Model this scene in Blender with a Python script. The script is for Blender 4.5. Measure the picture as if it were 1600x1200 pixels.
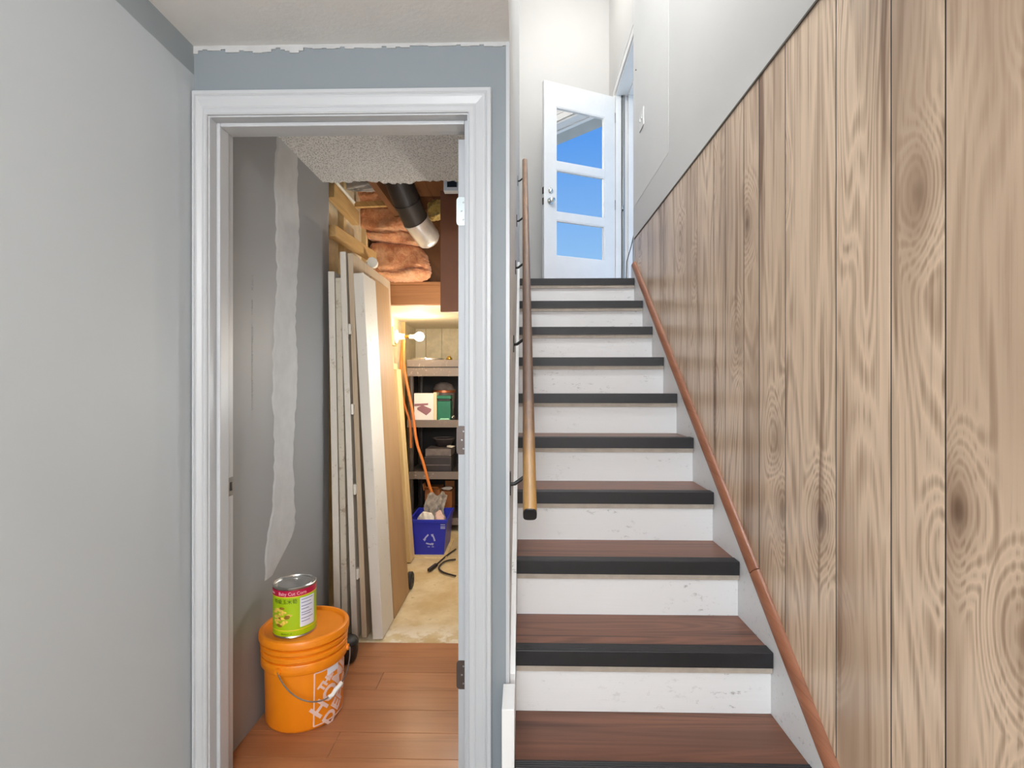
import bpy, bmesh, math, random
from mathutils import Vector, Matrix
random.seed(7)
for o in list(bpy.data.objects):
    bpy.data.objects.remove(o, do_unlink=True)
sc = bpy.context.scene
COL = sc.collection

# ------------------------------------------------------------------ camera
F = 814.0; EYE = 1.177; TH = math.atan(17/814.0)
cam_d = bpy.data.cameras.new('camera'); cam = bpy.data.objects.new('camera', cam_d); COL.objects.link(cam)
cam.location = (0, 0, EYE); cam.rotation_euler = (math.pi/2, 0, TH)
cam_d.sensor_width = 36; cam_d.lens = F/1600*36; cam_d.clip_start = .02
sc.camera = cam
# ------------------------------------------------------------------ world
w = bpy.data.worlds.new('sky'); sc.world = w; w.use_nodes = True
nt = w.node_tree; nt.nodes.clear()
_o = nt.nodes.new('ShaderNodeOutputWorld'); _b = nt.nodes.new('ShaderNodeBackground')
_t = nt.nodes.new('ShaderNodeTexCoord'); _s = nt.nodes.new('ShaderNodeSeparateXYZ'); _r = nt.nodes.new('ShaderNodeValToRGB')
nt.links.new(_t.outputs['Generated'], _s.inputs[0]); nt.links.new(_s.outputs['Z'], _r.inputs[0])
e = _r.color_ramp.elements
e[0].position = 0.0; e[0].color = (.62, .80, 1.0, 1)
e[1].position = .75; e[1].color = (.045, .20, .72, 1)
m_ = e.new(.42); m_.color = (.12, .38, .95, 1)
m_ = e.new(.22); m_.color = (.33, .61, 1.0, 1)
nt.links.new(_r.outputs[0], _b.inputs[0]); _b.inputs[1].default_value = 1.0
nt.links.new(_b.outputs[0], _o.inputs[0])
# ------------------------------------------------------------------ exposure
sc.view_settings.view_transform = 'Standard'; sc.view_settings.look = 'None'
sc.view_settings.gamma = 1.0; sc.view_settings.use_curve_mapping = False
sc.view_settings.exposure = 0.0
P_INNER = 6.5  # power of the added bulb just inside the storage room
# lamp powers (watts); all but the wall bulb are added, out-of-view fill
P_ROOM, P_LANDING, P_BULB, P_STORE, P_WINDOW_FILL = 42.0, 114.0, 6.0, 17.0, 43.0

# ------------------------------------------------------------------ helpers
def lin(c):
    return tuple(((v/255)/12.92 if v/255 <= .04045 else ((v/255+.055)/1.055)**2.4) for v in c) + (1.0,)
_ct, _st = math.cos(TH), math.sin(TH)
def kx(px): a = (px-800)/F; return (a*_ct-_st)/(_ct+a*_st)
def at(px, py, Y):
    X = kx(px)*Y; d = Y*_ct - X*_st
    return Vector((X, Y, EYE+(600-py)/F*d))
def onx(px, py, X):
    Y = X/kx(px); return at(px, py, Y)

class MB:
    def __init__(s): s.bm = bmesh.new()
    def poly(s, pts): return s.bm.faces.new([s.bm.verts.new(p) for p in pts])
    def box(s, x0, x1, y0, y1, z0, z1, bev=0, M=None):
        r = bmesh.ops.create_cube(s.bm, size=1)
        vs = r['verts']
        for v in vs: v.co = Vector(((x0+x1)/2+v.co.x*(x1-x0), (y0+y1)/2+v.co.y*(y1-y0), (z0+z1)/2+v.co.z*(z1-z0)))
        if bev:
            es = list({e for v in vs for e in v.link_edges})
            rr = bmesh.ops.bevel(s.bm, geom=es, offset=bev, segments=2, affect='EDGES', profile=.6)
            vs = list({v for f in rr['faces'] for v in f.verts} | {v for v in vs if v.is_valid})
        if M is not None:
            for v in vs: v.co = M @ v.co
        return s
    def bar(s, a, b, wx, wz, up=(0, 0, 1), bev=0):
        """box from a to b; wx across, wz along up"""
        a = Vector(a); b = Vector(b); d = b-a; L = d.length; d.normalize()
        u = Vector(up); x = d.cross(u).normalized(); u = x.cross(d).normalized()
        M = Matrix(((x.x, d.x, u.x, a.x), (x.y, d.y, u.y, a.y), (x.z, d.z, u.z, a.z), (0, 0, 0, 1)))
        return s.box(-wx/2, wx/2, 0, L, -wz/2, wz/2, bev, M)
    def prism(s, prof, p0, p1, ux, uy, m0=0, m1=0):
        """profile (u,v) swept from p0 to p1; m0,m1 mitre: shift along path per unit u"""
        p0 = Vector(p0); p1 = Vector(p1); d = (p1-p0).normalized(); ux = Vector(ux); uy = Vector(uy)
        A = [s.bm.verts.new(p0+ux*u+uy*v+d*(m0*u)) for u, v in prof]
        B = [s.bm.verts.new(p1+ux*u+uy*v+d*(m1*u)) for u, v in prof]
        n = len(prof)
        for i in range(n): s.bm.faces.new((A[i], A[(i+1) % n], B[(i+1) % n], B[i]))
        s.bm.faces.new(A); s.bm.faces.new(B[::-1]); return s
    def tube(s, pts, r, n=10, caps=True):
        pts = [Vector(p) for p in pts]; rings = []
        rr = r if isinstance(r, (list, tuple)) else [r]*len(pts)
        ref = None
        for i, p in enumerate(pts):
            d = (pts[min(i+1, len(pts)-1)]-pts[max(i-1, 0)]).normalized()
            if ref is None: ref = Vector((0, 0, 1)) if abs(d.z) < .9 else Vector((1, 0, 0))
            x = d.cross(ref).normalized(); y = x.cross(d).normalized(); ref = y
            rings.append([s.bm.verts.new(p+(x*math.cos(2*math.pi*k/n)+y*math.sin(2*math.pi*k/n))*rr[i]) for k in range(n)])
        for A, B in zip(rings, rings[1:]):
            for k in range(n): s.bm.faces.new((A[k], A[(k+1) % n], B[(k+1) % n], B[k]))
        if caps: s.bm.faces.new(rings[0][::-1]); s.bm.faces.new(rings[-1])
        return s
    def lathe(s, prof, c=(0, 0, 0), n=48, axis='z'):
        c = Vector(c); rings = []
        def P(r, h, a):
            x, y = r*math.cos(a), r*math.sin(a)
            return c+(Vector((x, y, h)) if axis == 'z' else Vector((h, x, y)) if axis == 'x' else Vector((y, h, x)))
        for r, h in prof:
            rings.append([s.bm.verts.new(P(0, h, 0))] if r < 1e-6 else [s.bm.verts.new(P(r, h, 2*math.pi*k/n)) for k in range(n)])
        for A, B in zip(rings, rings[1:]):
            for k in range(n):
                k2 = (k+1) % n
                if len(A) == 1 and len(B) > 1: s.bm.faces.new((A[0], B[k2], B[k]))
                elif len(B) == 1 and len(A) > 1: s.bm.faces.new((A[k], A[k2], B[0]))
                elif len(A) > 1: s.bm.faces.new((A[k], A[k2], B[k2], B[k]))
        return s
    def build(s, name, mat, parent=None, local=False, smooth=False, kind=None, label=None):
        bm = s.bm
        bmesh.ops.recalc_face_normals(bm, faces=bm.faces)
        if parent is not None and not local:
            rt = parent
            while rt.parent: rt = rt.parent
            Mi = rt.matrix_basis.inverted()
            bm.transform(Mi)
        me = bpy.data.meshes.new(name); bm.to_mesh(me); bm.free()
        me.materials.append(mat)
        if smooth:
            for p in me.polygons: p.use_smooth = True
            try: me.set_sharp_from_angle(angle=math.radians(38))
            except Exception: pass
        o = bpy.data.objects.new(name, me); COL.objects.link(o)
        if parent is not None: o.parent = parent
        if kind: o['kind'] = kind
        if label: o['label'] = label
        return o

def struct(name, mb, mat, label, cat, smooth=False):
    o = mb.build(name, mat, smooth=smooth, kind='structure'); o['label'] = label; o['category'] = cat; return o
def tag(o, label, cat, group=None):
    o['label'] = label; o['category'] = cat
    if group: o['group'] = group
    return o
def thing(name, label, cat, loc=(0, 0, 0), rot=(0, 0, 0), group=None, kind=None):
    o = bpy.data.objects.new(name, None); COL.objects.link(o); o.empty_display_size = .05
    o.location = loc; o.rotation_euler = rot
    o.matrix_basis = Matrix.Translation(Vector(loc)) @ __import__('mathutils').Euler(rot).to_matrix().to_4x4()
    tag(o, label, cat, group)
    if kind: o['kind'] = kind
    return o
def one(name, mb, mat, label, cat, base=None, smooth=False, group=None):
    """single-mesh thing given in world coordinates, origin moved to its base"""
    bm = mb.bm
    if base is None:
        xs = [v.co for v in bm.verts]
        base = Vector((sum(v.x for v in xs)/len(xs), sum(v.y for v in xs)/len(xs), min(v.z for v in xs)))
    bmesh.ops.translate(bm, verts=bm.verts, vec=-Vector(base))
    o = mb.build(name, mat, smooth=smooth); o.location = base
    return tag(o, label, cat, group)
def text_bm(body, size, depth=.0006, align='CENTER', bold=0.0):
    cu = bpy.data.curves.new('txt', 'FONT'); cu.body = body; cu.size = size; cu.extrude = depth; cu.align_x = align; cu.align_y = 'CENTER'
    cu.resolution_u = 3; cu.offset = bold
    ob = bpy.data.objects.new('txt', cu); COL.objects.link(ob)
    dg = bpy.context.evaluated_depsgraph_get(); dg.update()
    me = bpy.data.meshes.new_from_object(ob.evaluated_get(dg))
    bpy.data.objects.remove(ob); bpy.data.curves.remove(cu)
    bm = bmesh.new(); bm.from_mesh(me); bpy.data.meshes.remove(me); return bm

# ------------------------------------------------------------------ materials
def newmat(name):
    m = bpy.data.materials.new(name); m.use_nodes = True
    nt = m.node_tree; nt.nodes.clear()
    out = nt.nodes.new('ShaderNodeOutputMaterial'); b = nt.nodes.new('ShaderNodeBsdfPrincipled')
    nt.links.new(b.outputs[0], out.inputs[0]); return m, nt, b
class G:
    """tiny node graph helper"""
    def __init__(s, nt): s.nt = nt
    def set(s, n, i, v):
        if hasattr(v, 'is_output') or isinstance(v, bpy.types.NodeSocket): s.nt.links.new(v, n.inputs[i])
        else: n.inputs[i].default_value = v
    def math(s, op, a, b=0.0, clamp=False):
        n = s.nt.nodes.new('ShaderNodeMath'); n.operation = op; n.use_clamp = clamp; s.set(n, 0, a); s.set(n, 1, b); return n.outputs[0]
    def noise(s, v, scale=1, detail=2, rough=.5, dist=0.0):
        n = s.nt.nodes.new('ShaderNodeTexNoise'); s.set(n, 'Vector', v); n.inputs['Scale'].default_value = scale
        n.inputs['Detail'].default_value = detail; n.inputs['Roughness'].default_value = rough; n.inputs['Distortion'].default_value = dist
        return n.outputs['Fac']
    def vor(s, v, scale=1):
        n = s.nt.nodes.new('ShaderNodeTexVoronoi'); s.set(n, 'Vector', v); n.inputs['Scale'].default_value = scale; return n
    def comb(s, x, y, z):
        n = s.nt.nodes.new('ShaderNodeCombineXYZ'); s.set(n, 0, x); s.set(n, 1, y); s.set(n, 2, z); return n.outputs[0]
    def sep(s, v):
        n = s.nt.nodes.new('ShaderNodeSeparateXYZ'); s.set(n, 0, v); return n.outputs
    def pos(s): return s.nt.nodes.new('ShaderNodeNewGeometry').outputs['Position']
    def objc(s): return s.nt.nodes.new('ShaderNodeTexCoord').outputs['Object']
    def rnd(s): return s.nt.nodes.new('ShaderNodeObjectInfo').outputs['Random']
    def smooth(s, v, lo, hi, a=0.0, b=1.0):
        n = s.nt.nodes.new('ShaderNodeMapRange'); n.interpolation_type = 'SMOOTHSTEP'; s.set(n, 0, v)
        n.inputs[1].default_value = lo; n.inputs[2].default_value = hi; n.inputs[3].default_value = a; n.inputs[4].default_value = b; return n.outputs[0]
    def mix(s, f, a, b, mode='MIX'):
        n = s.nt.nodes.new('ShaderNodeMix'); n.data_type = 'RGBA'; n.blend_type = mode
        s.set(n, 0, f); s.set(n, 6, a); s.set(n, 7, b); return n.outputs[2]
    def ramp(s, f, stops):
        n = s.nt.nodes.new('ShaderNodeValToRGB'); s.set(n, 0, f); e = n.color_ramp.elements
        e[0].position, e[0].color = stops[0]; e[1].position, e[1].color = stops[-1]
        for p, c in stops[1:-1]: x = e.new(p); x.color = c
        return n.outputs[0]
    def bump(s, h, strength=.3, dist=.002):
        n = s.nt.nodes.new('ShaderNodeBump'); s.set(n, 'Height', h); n.inputs['Strength'].default_value = strength
        n.inputs['Distance'].default_value = dist; return n.outputs[0]
def plain(name, c, rough=.5, metal=0.0, var=.06, vscale=6, bump=0, bscale=60, spec=.5):
    m, nt, b = newmat(name); g = G(nt); c = lin(c)
    n = g.noise(g.pos(), vscale, 4, .6)
    dk = tuple(v*(1-var) for v in c[:3])+(1,); lt = tuple(min(1, v*(1+var)) for v in c[:3])+(1,)
    nt.links.new(g.mix(g.smooth(n, .3, .7), dk, lt), b.inputs['Base Color'])
    b.inputs['Roughness'].default_value = rough; b.inputs['Metallic'].default_value = metal
    b.inputs['Specular IOR Level'].default_value = spec
    if bump: nt.links.new(g.bump(g.noise(g.pos(), bscale, 4, .6), bump, .003), b.inputs['Normal'])
    return m
def emit(name, c, s):
    m, nt, b = newmat(name); b.inputs['Base Color'].default_value = lin(c)
    b.inputs['Emission Color'].default_value = lin(c); b.inputs['Emission Strength'].default_value = s; return m
def wood(name, light, dark, axis='x', ring=30, across=9, along=1.2, rough=.45, fib=.25, knots=0.0, streak=.3, tint=.5, spec=.4, con=.38, kz=1.5):
    """grain running along `axis` (world); the two other axes are across"""
    m, nt, b = newmat(name); g = G(nt); x, y, z = g.sep(g.pos()); r = g.math('ADD', g.math('MULTIPLY', g.rnd(), 61.0), g.math('MULTIPLY', g.nt.nodes.new('ShaderNodeObjectInfo').outputs['Object Index'], 3.73))
    L = {'x': x, 'y': y, 'z': z}[axis]
    if axis == 'z': C = g.math('ADD', y, x)
    elif axis == 'x': C = g.math('ADD', y, z)
    else: C = g.math('ADD', x, z)
    v = g.comb(g.math('MULTIPLY', C, across), g.math('MULTIPLY', L, along), r)
    n1 = g.noise(v, 1, 1.5, .45, .35)
    ph = g.math('MULTIPLY', n1, ring)
    dist = None
    if knots:
        vv = g.vor(g.comb(g.math('MULTIPLY', C, across*.75), g.math('MULTIPLY', L, along*kz), r), 1)
        dist = vv.outputs['Distance']; pick = g.sep(vv.outputs['Color'])[0]
        act = g.math('GREATER_THAN', pick, 1-knots)
        well = g.math('MULTIPLY', g.smooth(dist, 0, .40, 1, 0), act)
        ph = g.math('ADD', ph, g.math('MULTIPLY', well, 26.0))
    bands = g.math('ADD', g.math('MULTIPLY', g.math('SINE', ph), .5), .5)
    fibr = g.noise(g.comb(g.math('MULTIPLY', C, across*22), g.math('MULTIPLY', L, along*3.2), r), 1, 4, .65)
    cf = g.math('ADD', g.math('MULTIPLY', bands, 1-fib), g.math('MULTIPLY', g.smooth(fibr, .3, .7), fib))
    big = g.noise(g.comb(g.math('MULTIPLY', C, across*.7), g.math('MULTIPLY', L, along*.9), g.math('ADD', r, 7.0)), 1, 2)
    lt, dk = lin(light), lin(dark)
    mid = tuple((a*(1-con)+c*con) for a, c in zip(lt, dk))
    col = g.ramp(cf, [(0, mid), (.45, lt), (.8, tuple(a*.85+c*.15 for a, c in zip(lt, dk))), (1, mid)])
    col = g.mix(g.math('MULTIPLY', g.smooth(big, .42, .68), tint), col, tuple(a*.45+c*.55 for a, c in zip(lt, dk)))
    st = g.noise(g.comb(g.math('MULTIPLY', C, across*3.2), g.math('MULTIPLY', L, along*1.1), g.math('ADD', r, 23.0)), 1, 3, .55, .4)
    col = g.mix(g.math('MULTIPLY', g.smooth(st, .57, .70), streak), col, dk)
    if knots:
        core = g.math('MULTIPLY', g.smooth(dist, .035, .11, 1, 0), act)
        col = g.mix(g.math('MULTIPLY', core, .8), col, tuple(v*.45 for v in dk[:3])+(1,))
        halo = g.math('MULTIPLY', g.math('MULTIPLY', g.smooth(dist, .08, .26, 1, 0), act), .35)
        col = g.mix(halo, col, dk)
    nt.links.new(col, b.inputs['Base Color']); b.inputs['Roughness'].default_value = rough
    b.inputs['Specular IOR Level'].default_value = spec
    nt.links.new(g.bump(fibr, .12, .001), b.inputs['Normal'])
    return m
def scuffed(name, base, dirt, amount=.62, rough=.5, scale=14, brush=None, bump=.12):
    m, nt, b = newmat(name); g = G(nt); p = g.pos(); x, y, z = g.sep(p)
    d = g.noise(g.comb(g.math('MULTIPLY', x, .45), y, z) if brush == 'h' else p, scale, 7, .78)
    big = g.noise(p, 2.2, 2)
    f = g.math('MULTIPLY', g.smooth(d, amount, amount+.1), g.smooth(big, .42, .66))
    col = g.mix(g.math('MULTIPLY', f, .75), lin(base), lin(dirt))
    col = g.mix(g.math('MULTIPLY', g.smooth(big, .3, .8), .12), col, tuple(v*.8 for v in lin(base)[:3])+(1,))
    nt.links.new(col, b.inputs['Base Color']); b.inputs['Roughness'].default_value = rough
    br = g.noise(g.comb(g.math('MULTIPLY', x, 6), g.math('MULTIPLY', y, 6), g.math('MULTIPLY', z, 120)) if brush == 'h' else g.comb(g.math('MULTIPLY', x, 120), g.math('MULTIPLY', y, 120), g.math('MULTIPLY', z, 5)), 1, 3)
    nt.links.new(g.bump(br, bump, .002), b.inputs['Normal']); return m

M = {}
M['grey_paint'] = None
def wall_paint(name, c, band=None, bump=.05):
    m, nt, b = newmat(name); g = G(nt); p = g.pos(); z = g.sep(p)[2]
    n = g.noise(p, 1.6, 3, .5); col = g.mix(g.smooth(n, .3, .7), tuple(v*.97 for v in lin(c)[:3])+(1,), lin(c))
    if band:  # different paint above a cut-in line
        zz = g.math('ADD', z, g.math('MULTIPLY', g.noise(p, 9, 2), .012))
        col = g.mix(g.smooth(zz, band[0], band[0]+.004), col, lin(band[1]))
    d = g.noise(p, 26, 5, .75); col = g.mix(g.math('MULTIPLY', g.smooth(d, .74, .80), .35), col, lin((120, 118, 112)))
    nt.links.new(col, b.inputs['Base Color']); b.inputs['Roughness'].default_value = .55
    b.inputs['Specular IOR Level'].default_value = .35
    nt.links.new(g.bump(g.noise(p, 220, 2), bump, .001), b.inputs['Normal']); return m
M['grey_paint'] = wall_paint('grey_wall_paint', (188, 196, 202), (2.052, (146, 155, 160)))
M['blue_grey'] = wall_paint('blue_grey_wall_paint', (134, 142, 148))
M['white_wall'] = wall_paint('off_white_wall_paint', (217, 216, 214))
M['white_wall2'] = wall_paint('off_white_wall_paint_fresh', (228, 227, 225))
M['drywall'] = wall_paint('bare_grey_drywall', (148, 149, 150))
M['mud'] = plain('joint_compound', (184, 185, 186), .8, var=.05, vscale=14, bump=.15, bscale=40)
M['trim'] = scuffed('white_gloss_trim_paint', (187, 190, 194), (150, 150, 150), .70, .38, 20)
M['stair_white'] = scuffed('white_stair_paint', (226, 227, 228), (112, 108, 104), .575, .45, 42, 'h', .2)
M['door_white'] = plain('white_door_paint', (243, 242, 240), .35, var=.02)
M['tread'] = wood('brown_tread_laminate', (126, 82, 62), (52, 31, 25), 'x', 50, 9, .6, .36, .3, 0, .8, .8, .4, .6)
M['laminate'] = wood('warm_laminate_floor', (178, 120, 80), (124, 74, 46), 'x', 22, 7, .8, .28, .35, 0, .35, .6)
M['hall_laminate'] = wood('greige_hall_laminate', (176, 164, 150), (130, 118, 106), 'x', 22, 7, .8, .35, .35, 0, .35, .6)
M['landing_floor'] = wood('brown_landing_laminate', (150, 104, 82), (78, 46, 36), 'x', 26, 8, .9, .4, .35, 0, .5, .6)
M['rubber'] = plain('black_rubber_nosing', (27, 26, 30), .48, var=.15, vscale=30)
M['nose_wood'] = plain('unpainted_tread_edge', (168, 158, 146), .6, var=.1, vscale=20)
M['panel'] = wood('knotty_wood_grain_panel', (234, 208, 180), (120, 85, 62), 'z', 64, 5.0, .6, .26, .34, .62, .85, .8, .5, .62, 3.2)
M['groove'] = plain('dark_groove', (48, 40, 34), .8)
M['cap'] = plain('dark_cap_moulding', (92, 84, 76), .45)
M['stair_trim'] = wood('reddish_brown_moulding', (150, 98, 72), (92, 54, 38), 'y', 30, 30, 1.5, .32, .5, 0, .4, .5)
M['rail'] = None
M['black_metal'] = plain('black_metal', (34, 34, 36), .45, .3)
M['steel'] = plain('brushed_steel', (150, 150, 150), .35, .9)
M['chrome'] = plain('polished_nickel', (215, 215, 210), .18, 1.0)
M['bronze'] = plain('dark_bronze_hinge', (92, 82, 78), .4, .8)
M['zinc'] = plain('zinc_hinge', (170, 178, 180), .35, .8)
M['white_plastic'] = plain('white_plastic', (232, 232, 230), .35, var=.02)
M['ink'] = plain('faint_grey_ink', (150, 149, 146), .8)

# handrail: varnished wood, darker where hands wore it
m, nt, b = newmat('worn_handrail_wood'); g = G(nt); p = g.pos(); x, y, z = g.sep(p)
n = g.noise(g.comb(g.math('MULTIPLY', x, 60), g.math('MULTIPLY', y, 9), g.math('MULTIPLY', z, 9)), 1, 4, .65)
col = g.mix(g.smooth(n, .35, .65), lin((150, 112, 78)), lin((116, 82, 58)))
yy = g.math('ADD', y, g.math('MULTIPLY', g.noise(p, 5, 4, .7), .5))
worn = g.math('MULTIPLY', g.smooth(yy, 1.55, 1.95), g.smooth(yy, 2.5, 3.5, 1, .15))
col = g.mix(g.math('MULTIPLY', worn, .8), col, lin((88, 70, 62)))
col = g.mix(g.math('MULTIPLY', g.smooth(yy, 1.9, 1.55), .75), col, lin((168, 128, 62)))
nt.links.new(col, b.inputs['Base Color']); b.inputs['Roughness'].default_value = .38; M['rail'] = m

# popcorn ceiling
def popcorn():
    m, nt, b = newmat('popcorn_ceiling'); g = G(nt); p = g.pos()
    v = g.noise(p, 150, 3, .6); n2 = g.noise(p, 300, 2)
    h = g.math('ADD', g.smooth(v, .4, .62), g.math('MULTIPLY', n2, .4))
    nt.links.new(g.mix(g.smooth(v, .36, .52), lin((178, 177, 175)), lin((248, 248, 247))), b.inputs['Base Color'])
    b.inputs['Roughness'].default_value = .9
    nt.links.new(g.bump(h, .8, .005), b.inputs['Normal']); return m
M['popcorn'] = popcorn()
M['ceiling'] = plain('white_ceiling', (226, 226, 224), .9, var=.03, bump=.3, bscale=90)

# mirror-like exterior door glass
m, nt, b = newmat('reflective_door_glass')
gl = nt.nodes.new('ShaderNodeBsdfGlossy'); gl.inputs['Roughness'].default_value = 0.0; gl.inputs['Color'].default_value = (.97, .97, .97, 1)
tr = nt.nodes.new('ShaderNodeBsdfTransparent'); mx = nt.nodes.new('ShaderNodeMixShader'); mx.inputs[0].default_value = .9
nt.links.new(tr.outputs[0], mx.inputs[1]); nt.links.new(gl.outputs[0], mx.inputs[2])
nt.links.new(mx.outputs[0], [n for n in nt.nodes if n.type == 'OUTPUT_MATERIAL'][0].inputs[0]); nt.nodes.remove(b); M['glass'] = m

# storage-room materials
M['subfloor'] = None
m, nt, b = newmat('stained_concrete_floor'); g = G(nt); p = g.pos()
col = g.mix(g.smooth(g.noise(p, 3.5, 6, .65), .35, .65), lin((218, 199, 160)), lin((196, 168, 122)))
col = g.mix(g.math('MULTIPLY', g.smooth(g.noise(p, 22, 5, .7), .62, .72), .5), col, lin((130, 100, 66)))
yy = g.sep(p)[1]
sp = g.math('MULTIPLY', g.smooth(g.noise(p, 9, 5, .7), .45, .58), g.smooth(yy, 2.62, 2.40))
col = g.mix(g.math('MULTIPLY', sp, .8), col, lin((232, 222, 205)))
nt.links.new(col, b.inputs['Base Color']); b.inputs['Roughness'].default_value = .75
nt.links.new(g.bump(g.noise(p, 30, 4), .25, .004), b.inputs['Normal']); M['subfloor'] = m
M['old_paint'] = scuffed('worn_grey_white_door_paint', (214, 206, 194), (140, 112, 80), .58, .55, 22)
M['old_paint2'] = scuffed('dirty_cream_door_paint', (200, 190, 172), (120, 92, 62), .54, .6, 18)
M['tan_door'] = wood('tan_door_veneer', (196, 176, 150), (150, 122, 92), 'z', 16, 6, .8, .5, .5, 0, .25, .4)
M['plywood'] = wood('brown_plywood', (174, 138, 98), (120, 86, 54), 'z', 14, 5, .7, .55, .5, .2, .45, .6)
M['pale_wood'] = wood('pale_new_lumber', (236, 210, 158), (196, 158, 100), 'z', 18, 9, .8, .6, .4, .1, .3, .5)
M['lumber'] = wood('yellow_framing_lumber', (214, 176, 118), (156, 112, 62), 'y', 24, 16, 1.2, .6, .4, .1, .4, .5)
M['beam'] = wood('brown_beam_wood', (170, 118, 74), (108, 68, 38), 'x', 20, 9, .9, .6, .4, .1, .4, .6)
M['dark_wood'] = wood('dark_joist_wood', (132, 90, 56), (78, 48, 28), 'y', 20, 9, .9, .7, .4, .1, .4, .6)  # dark brown framing wood
M['brown_board'] = plain('dark_brown_laminate_board', (112, 62, 28), .55, var=.08)
M['cream'] = plain('cream_panel', (238, 226, 200), .7, var=.03, vscale=3)
M['concrete_panel'] = plain('speckled_plywood_panel', (228, 214, 182), .8, var=.08, vscale=18)
def insul(name, a, bcol, cc):
    m, nt, b = newmat(name); g = G(nt); p = g.pos()
    n = g.noise(p, 26, 6, .7, .6); n2 = g.noise(p, 6, 3)
    col = g.mix(g.smooth(n, .35, .65), lin(bcol), lin(a)); col = g.mix(g.math('MULTIPLY', g.smooth(n2, .5, .7), .5), col, lin(cc))
    nt.links.new(col, b.inputs['Base Color']); b.inputs['Roughness'].default_value = .55
    b.inputs['Sheen Weight'].default_value = .3
    nt.links.new(g.bump(n, .7, .02), b.inputs['Normal']); return m
M['pink'] = insul('orange_pink_fibreglass', (236, 172, 122), (200, 122, 76), (246, 204, 160))
M['yellow_foam'] = insul('yellow_fibreglass', (226, 200, 112), (180, 146, 62), (236, 222, 160))
M['vapour'] = plain('crumpled_vapour_sheet', (196, 192, 186), .35, var=.1, vscale=20, bump=.6, bscale=25)
M['duct_dark'] = plain('dark_metal_duct', (66, 62, 60), .45, .5, var=.15)
M['duct_silver'] = plain('galvanised_duct', (232, 231, 228), .33, .6, var=.1, vscale=12)
M['pvc'] = plain('white_pvc', (232, 228, 216), .4, var=.02)
M['shelf_dark'] = plain('dusty_charcoal_shelf', (74, 66, 62), .5, var=.2, vscale=14)
M['shelf_lip'] = scuffed('dusty_shelf_lip', (122, 110, 102), (214, 200, 182), .55, .5, 30)
M['shelf_back'] = plain('black_shelf_panel', (30, 25, 23), .7)  # black colour of the shelf's back and side sheets
M['orange'] = plain('orange_bucket_plastic', (240, 138, 18), .38, var=.03)
M['logo'] = plain('bucket_white_print', (232, 200, 190), .5, var=.03)
M['green_label'] = None
M['tin'] = plain('tin_plate', (196, 196, 194), .25, .9, var=.06)
M['crimson'] = plain('crimson_label_band', (186, 14, 64), .4, var=.03)
M['lime'] = plain('lime_green_label', (166, 198, 10), .4, var=.03)
M['yellow_line'] = plain('yellow_label_line', (238, 206, 60), .4)
M['label_white'] = plain('nutrition_panel_white', (226, 228, 240), .5, var=.02)
M['label_ink'] = plain('label_dark_green_ink', (44, 66, 22), .5)
M['label_pink'] = plain('label_pale_pink_ink', (244, 196, 206), .5)
M['corn'] = plain('printed_baby_corn', (232, 198, 84), .5, var=.25, vscale=90)
M['corn_dark'] = plain('printed_corn_dark', (150, 112, 30), .5, var=.2, vscale=90)  # darker tone of the printed corn picture
M['blue_ink'] = plain('nutrition_ink', (96, 104, 150), .5)
M['blue_bin'] = plain('blue_bin_plastic', (34, 44, 168), .35, var=.05)
M['bin_print'] = plain('pale_bin_print', (176, 180, 214), .5)
M['paper'] = plain('crumpled_newsprint', (222, 212, 198), .8, var=.12, vscale=26)
M['paper_grey'] = plain('printed_newspaper', (206, 196, 184), .8, var=.22, vscale=40)
M['paper_pink'] = plain('pinkish_paper', (226, 188, 172), .8, var=.12, vscale=30)
M['carton_white'] = plain('white_carton', (238, 230, 226), .5, var=.02)
M['mauve'] = plain('mauve_carton_print', (150, 104, 112), .5)
M['carton_side'] = plain('cream_carton_side', (222, 206, 170), .6)
M['cardboard'] = plain('brown_cardboard', (150, 92, 48), .75, var=.1, vscale=10)
M['green_plastic'] = plain('dark_green_plastic', (20, 104, 78), .35, var=.05)
M['mint'] = plain('mint_paper', (172, 232, 196), .7)
M['dark_plastic'] = plain('black_electronics_plastic', (52, 46, 48), .35, var=.15)
M['grey_plastic'] = plain('dusty_grey_plastic', (112, 102, 98), .5, var=.2, vscale=20)
M['copper'] = plain('copper_pot', (176, 104, 70), .35, .8)
M['brass'] = plain('brass', (178, 142, 62), .3, .9)
M['cord_orange'] = plain('orange_cord_rubber', (222, 128, 56), .45)
M['cord_black'] = plain('black_cord_rubber', (40, 34, 30), .5)
M['black_round'] = plain('black_plastic', (34, 32, 32), .5)
M['soffit'] = plain('grey_soffit', (190, 186, 178), .7)
M['bulb_glow'] = emit('glowing_bulb', (255, 236, 200), 14.0)
M['fill_lamp_glow'] = emit('glowing_fill_lamp', (255, 250, 244), 3.0)  # glow of the added, out-of-view lamps

# ================================================================== SETTING
XL, XC, XR = -.927, -.037, .768       # left wall, stairwell corner, panelled wall
YD, TD = 1.45, .116                    # storage door wall and its thickness
ZC = 2.128                             # low ceiling
YB = -2.6                              # wall behind the viewer
R_, T_ = .1878, .24                    # stair rise and run
N1Y = 1.5635
ZL = R_*10                             # landing
ZT = 5.2                               # stairwell ceiling
YLB = 5.37                             # landing back wall
XLR = .885                             # landing right wall

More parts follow.
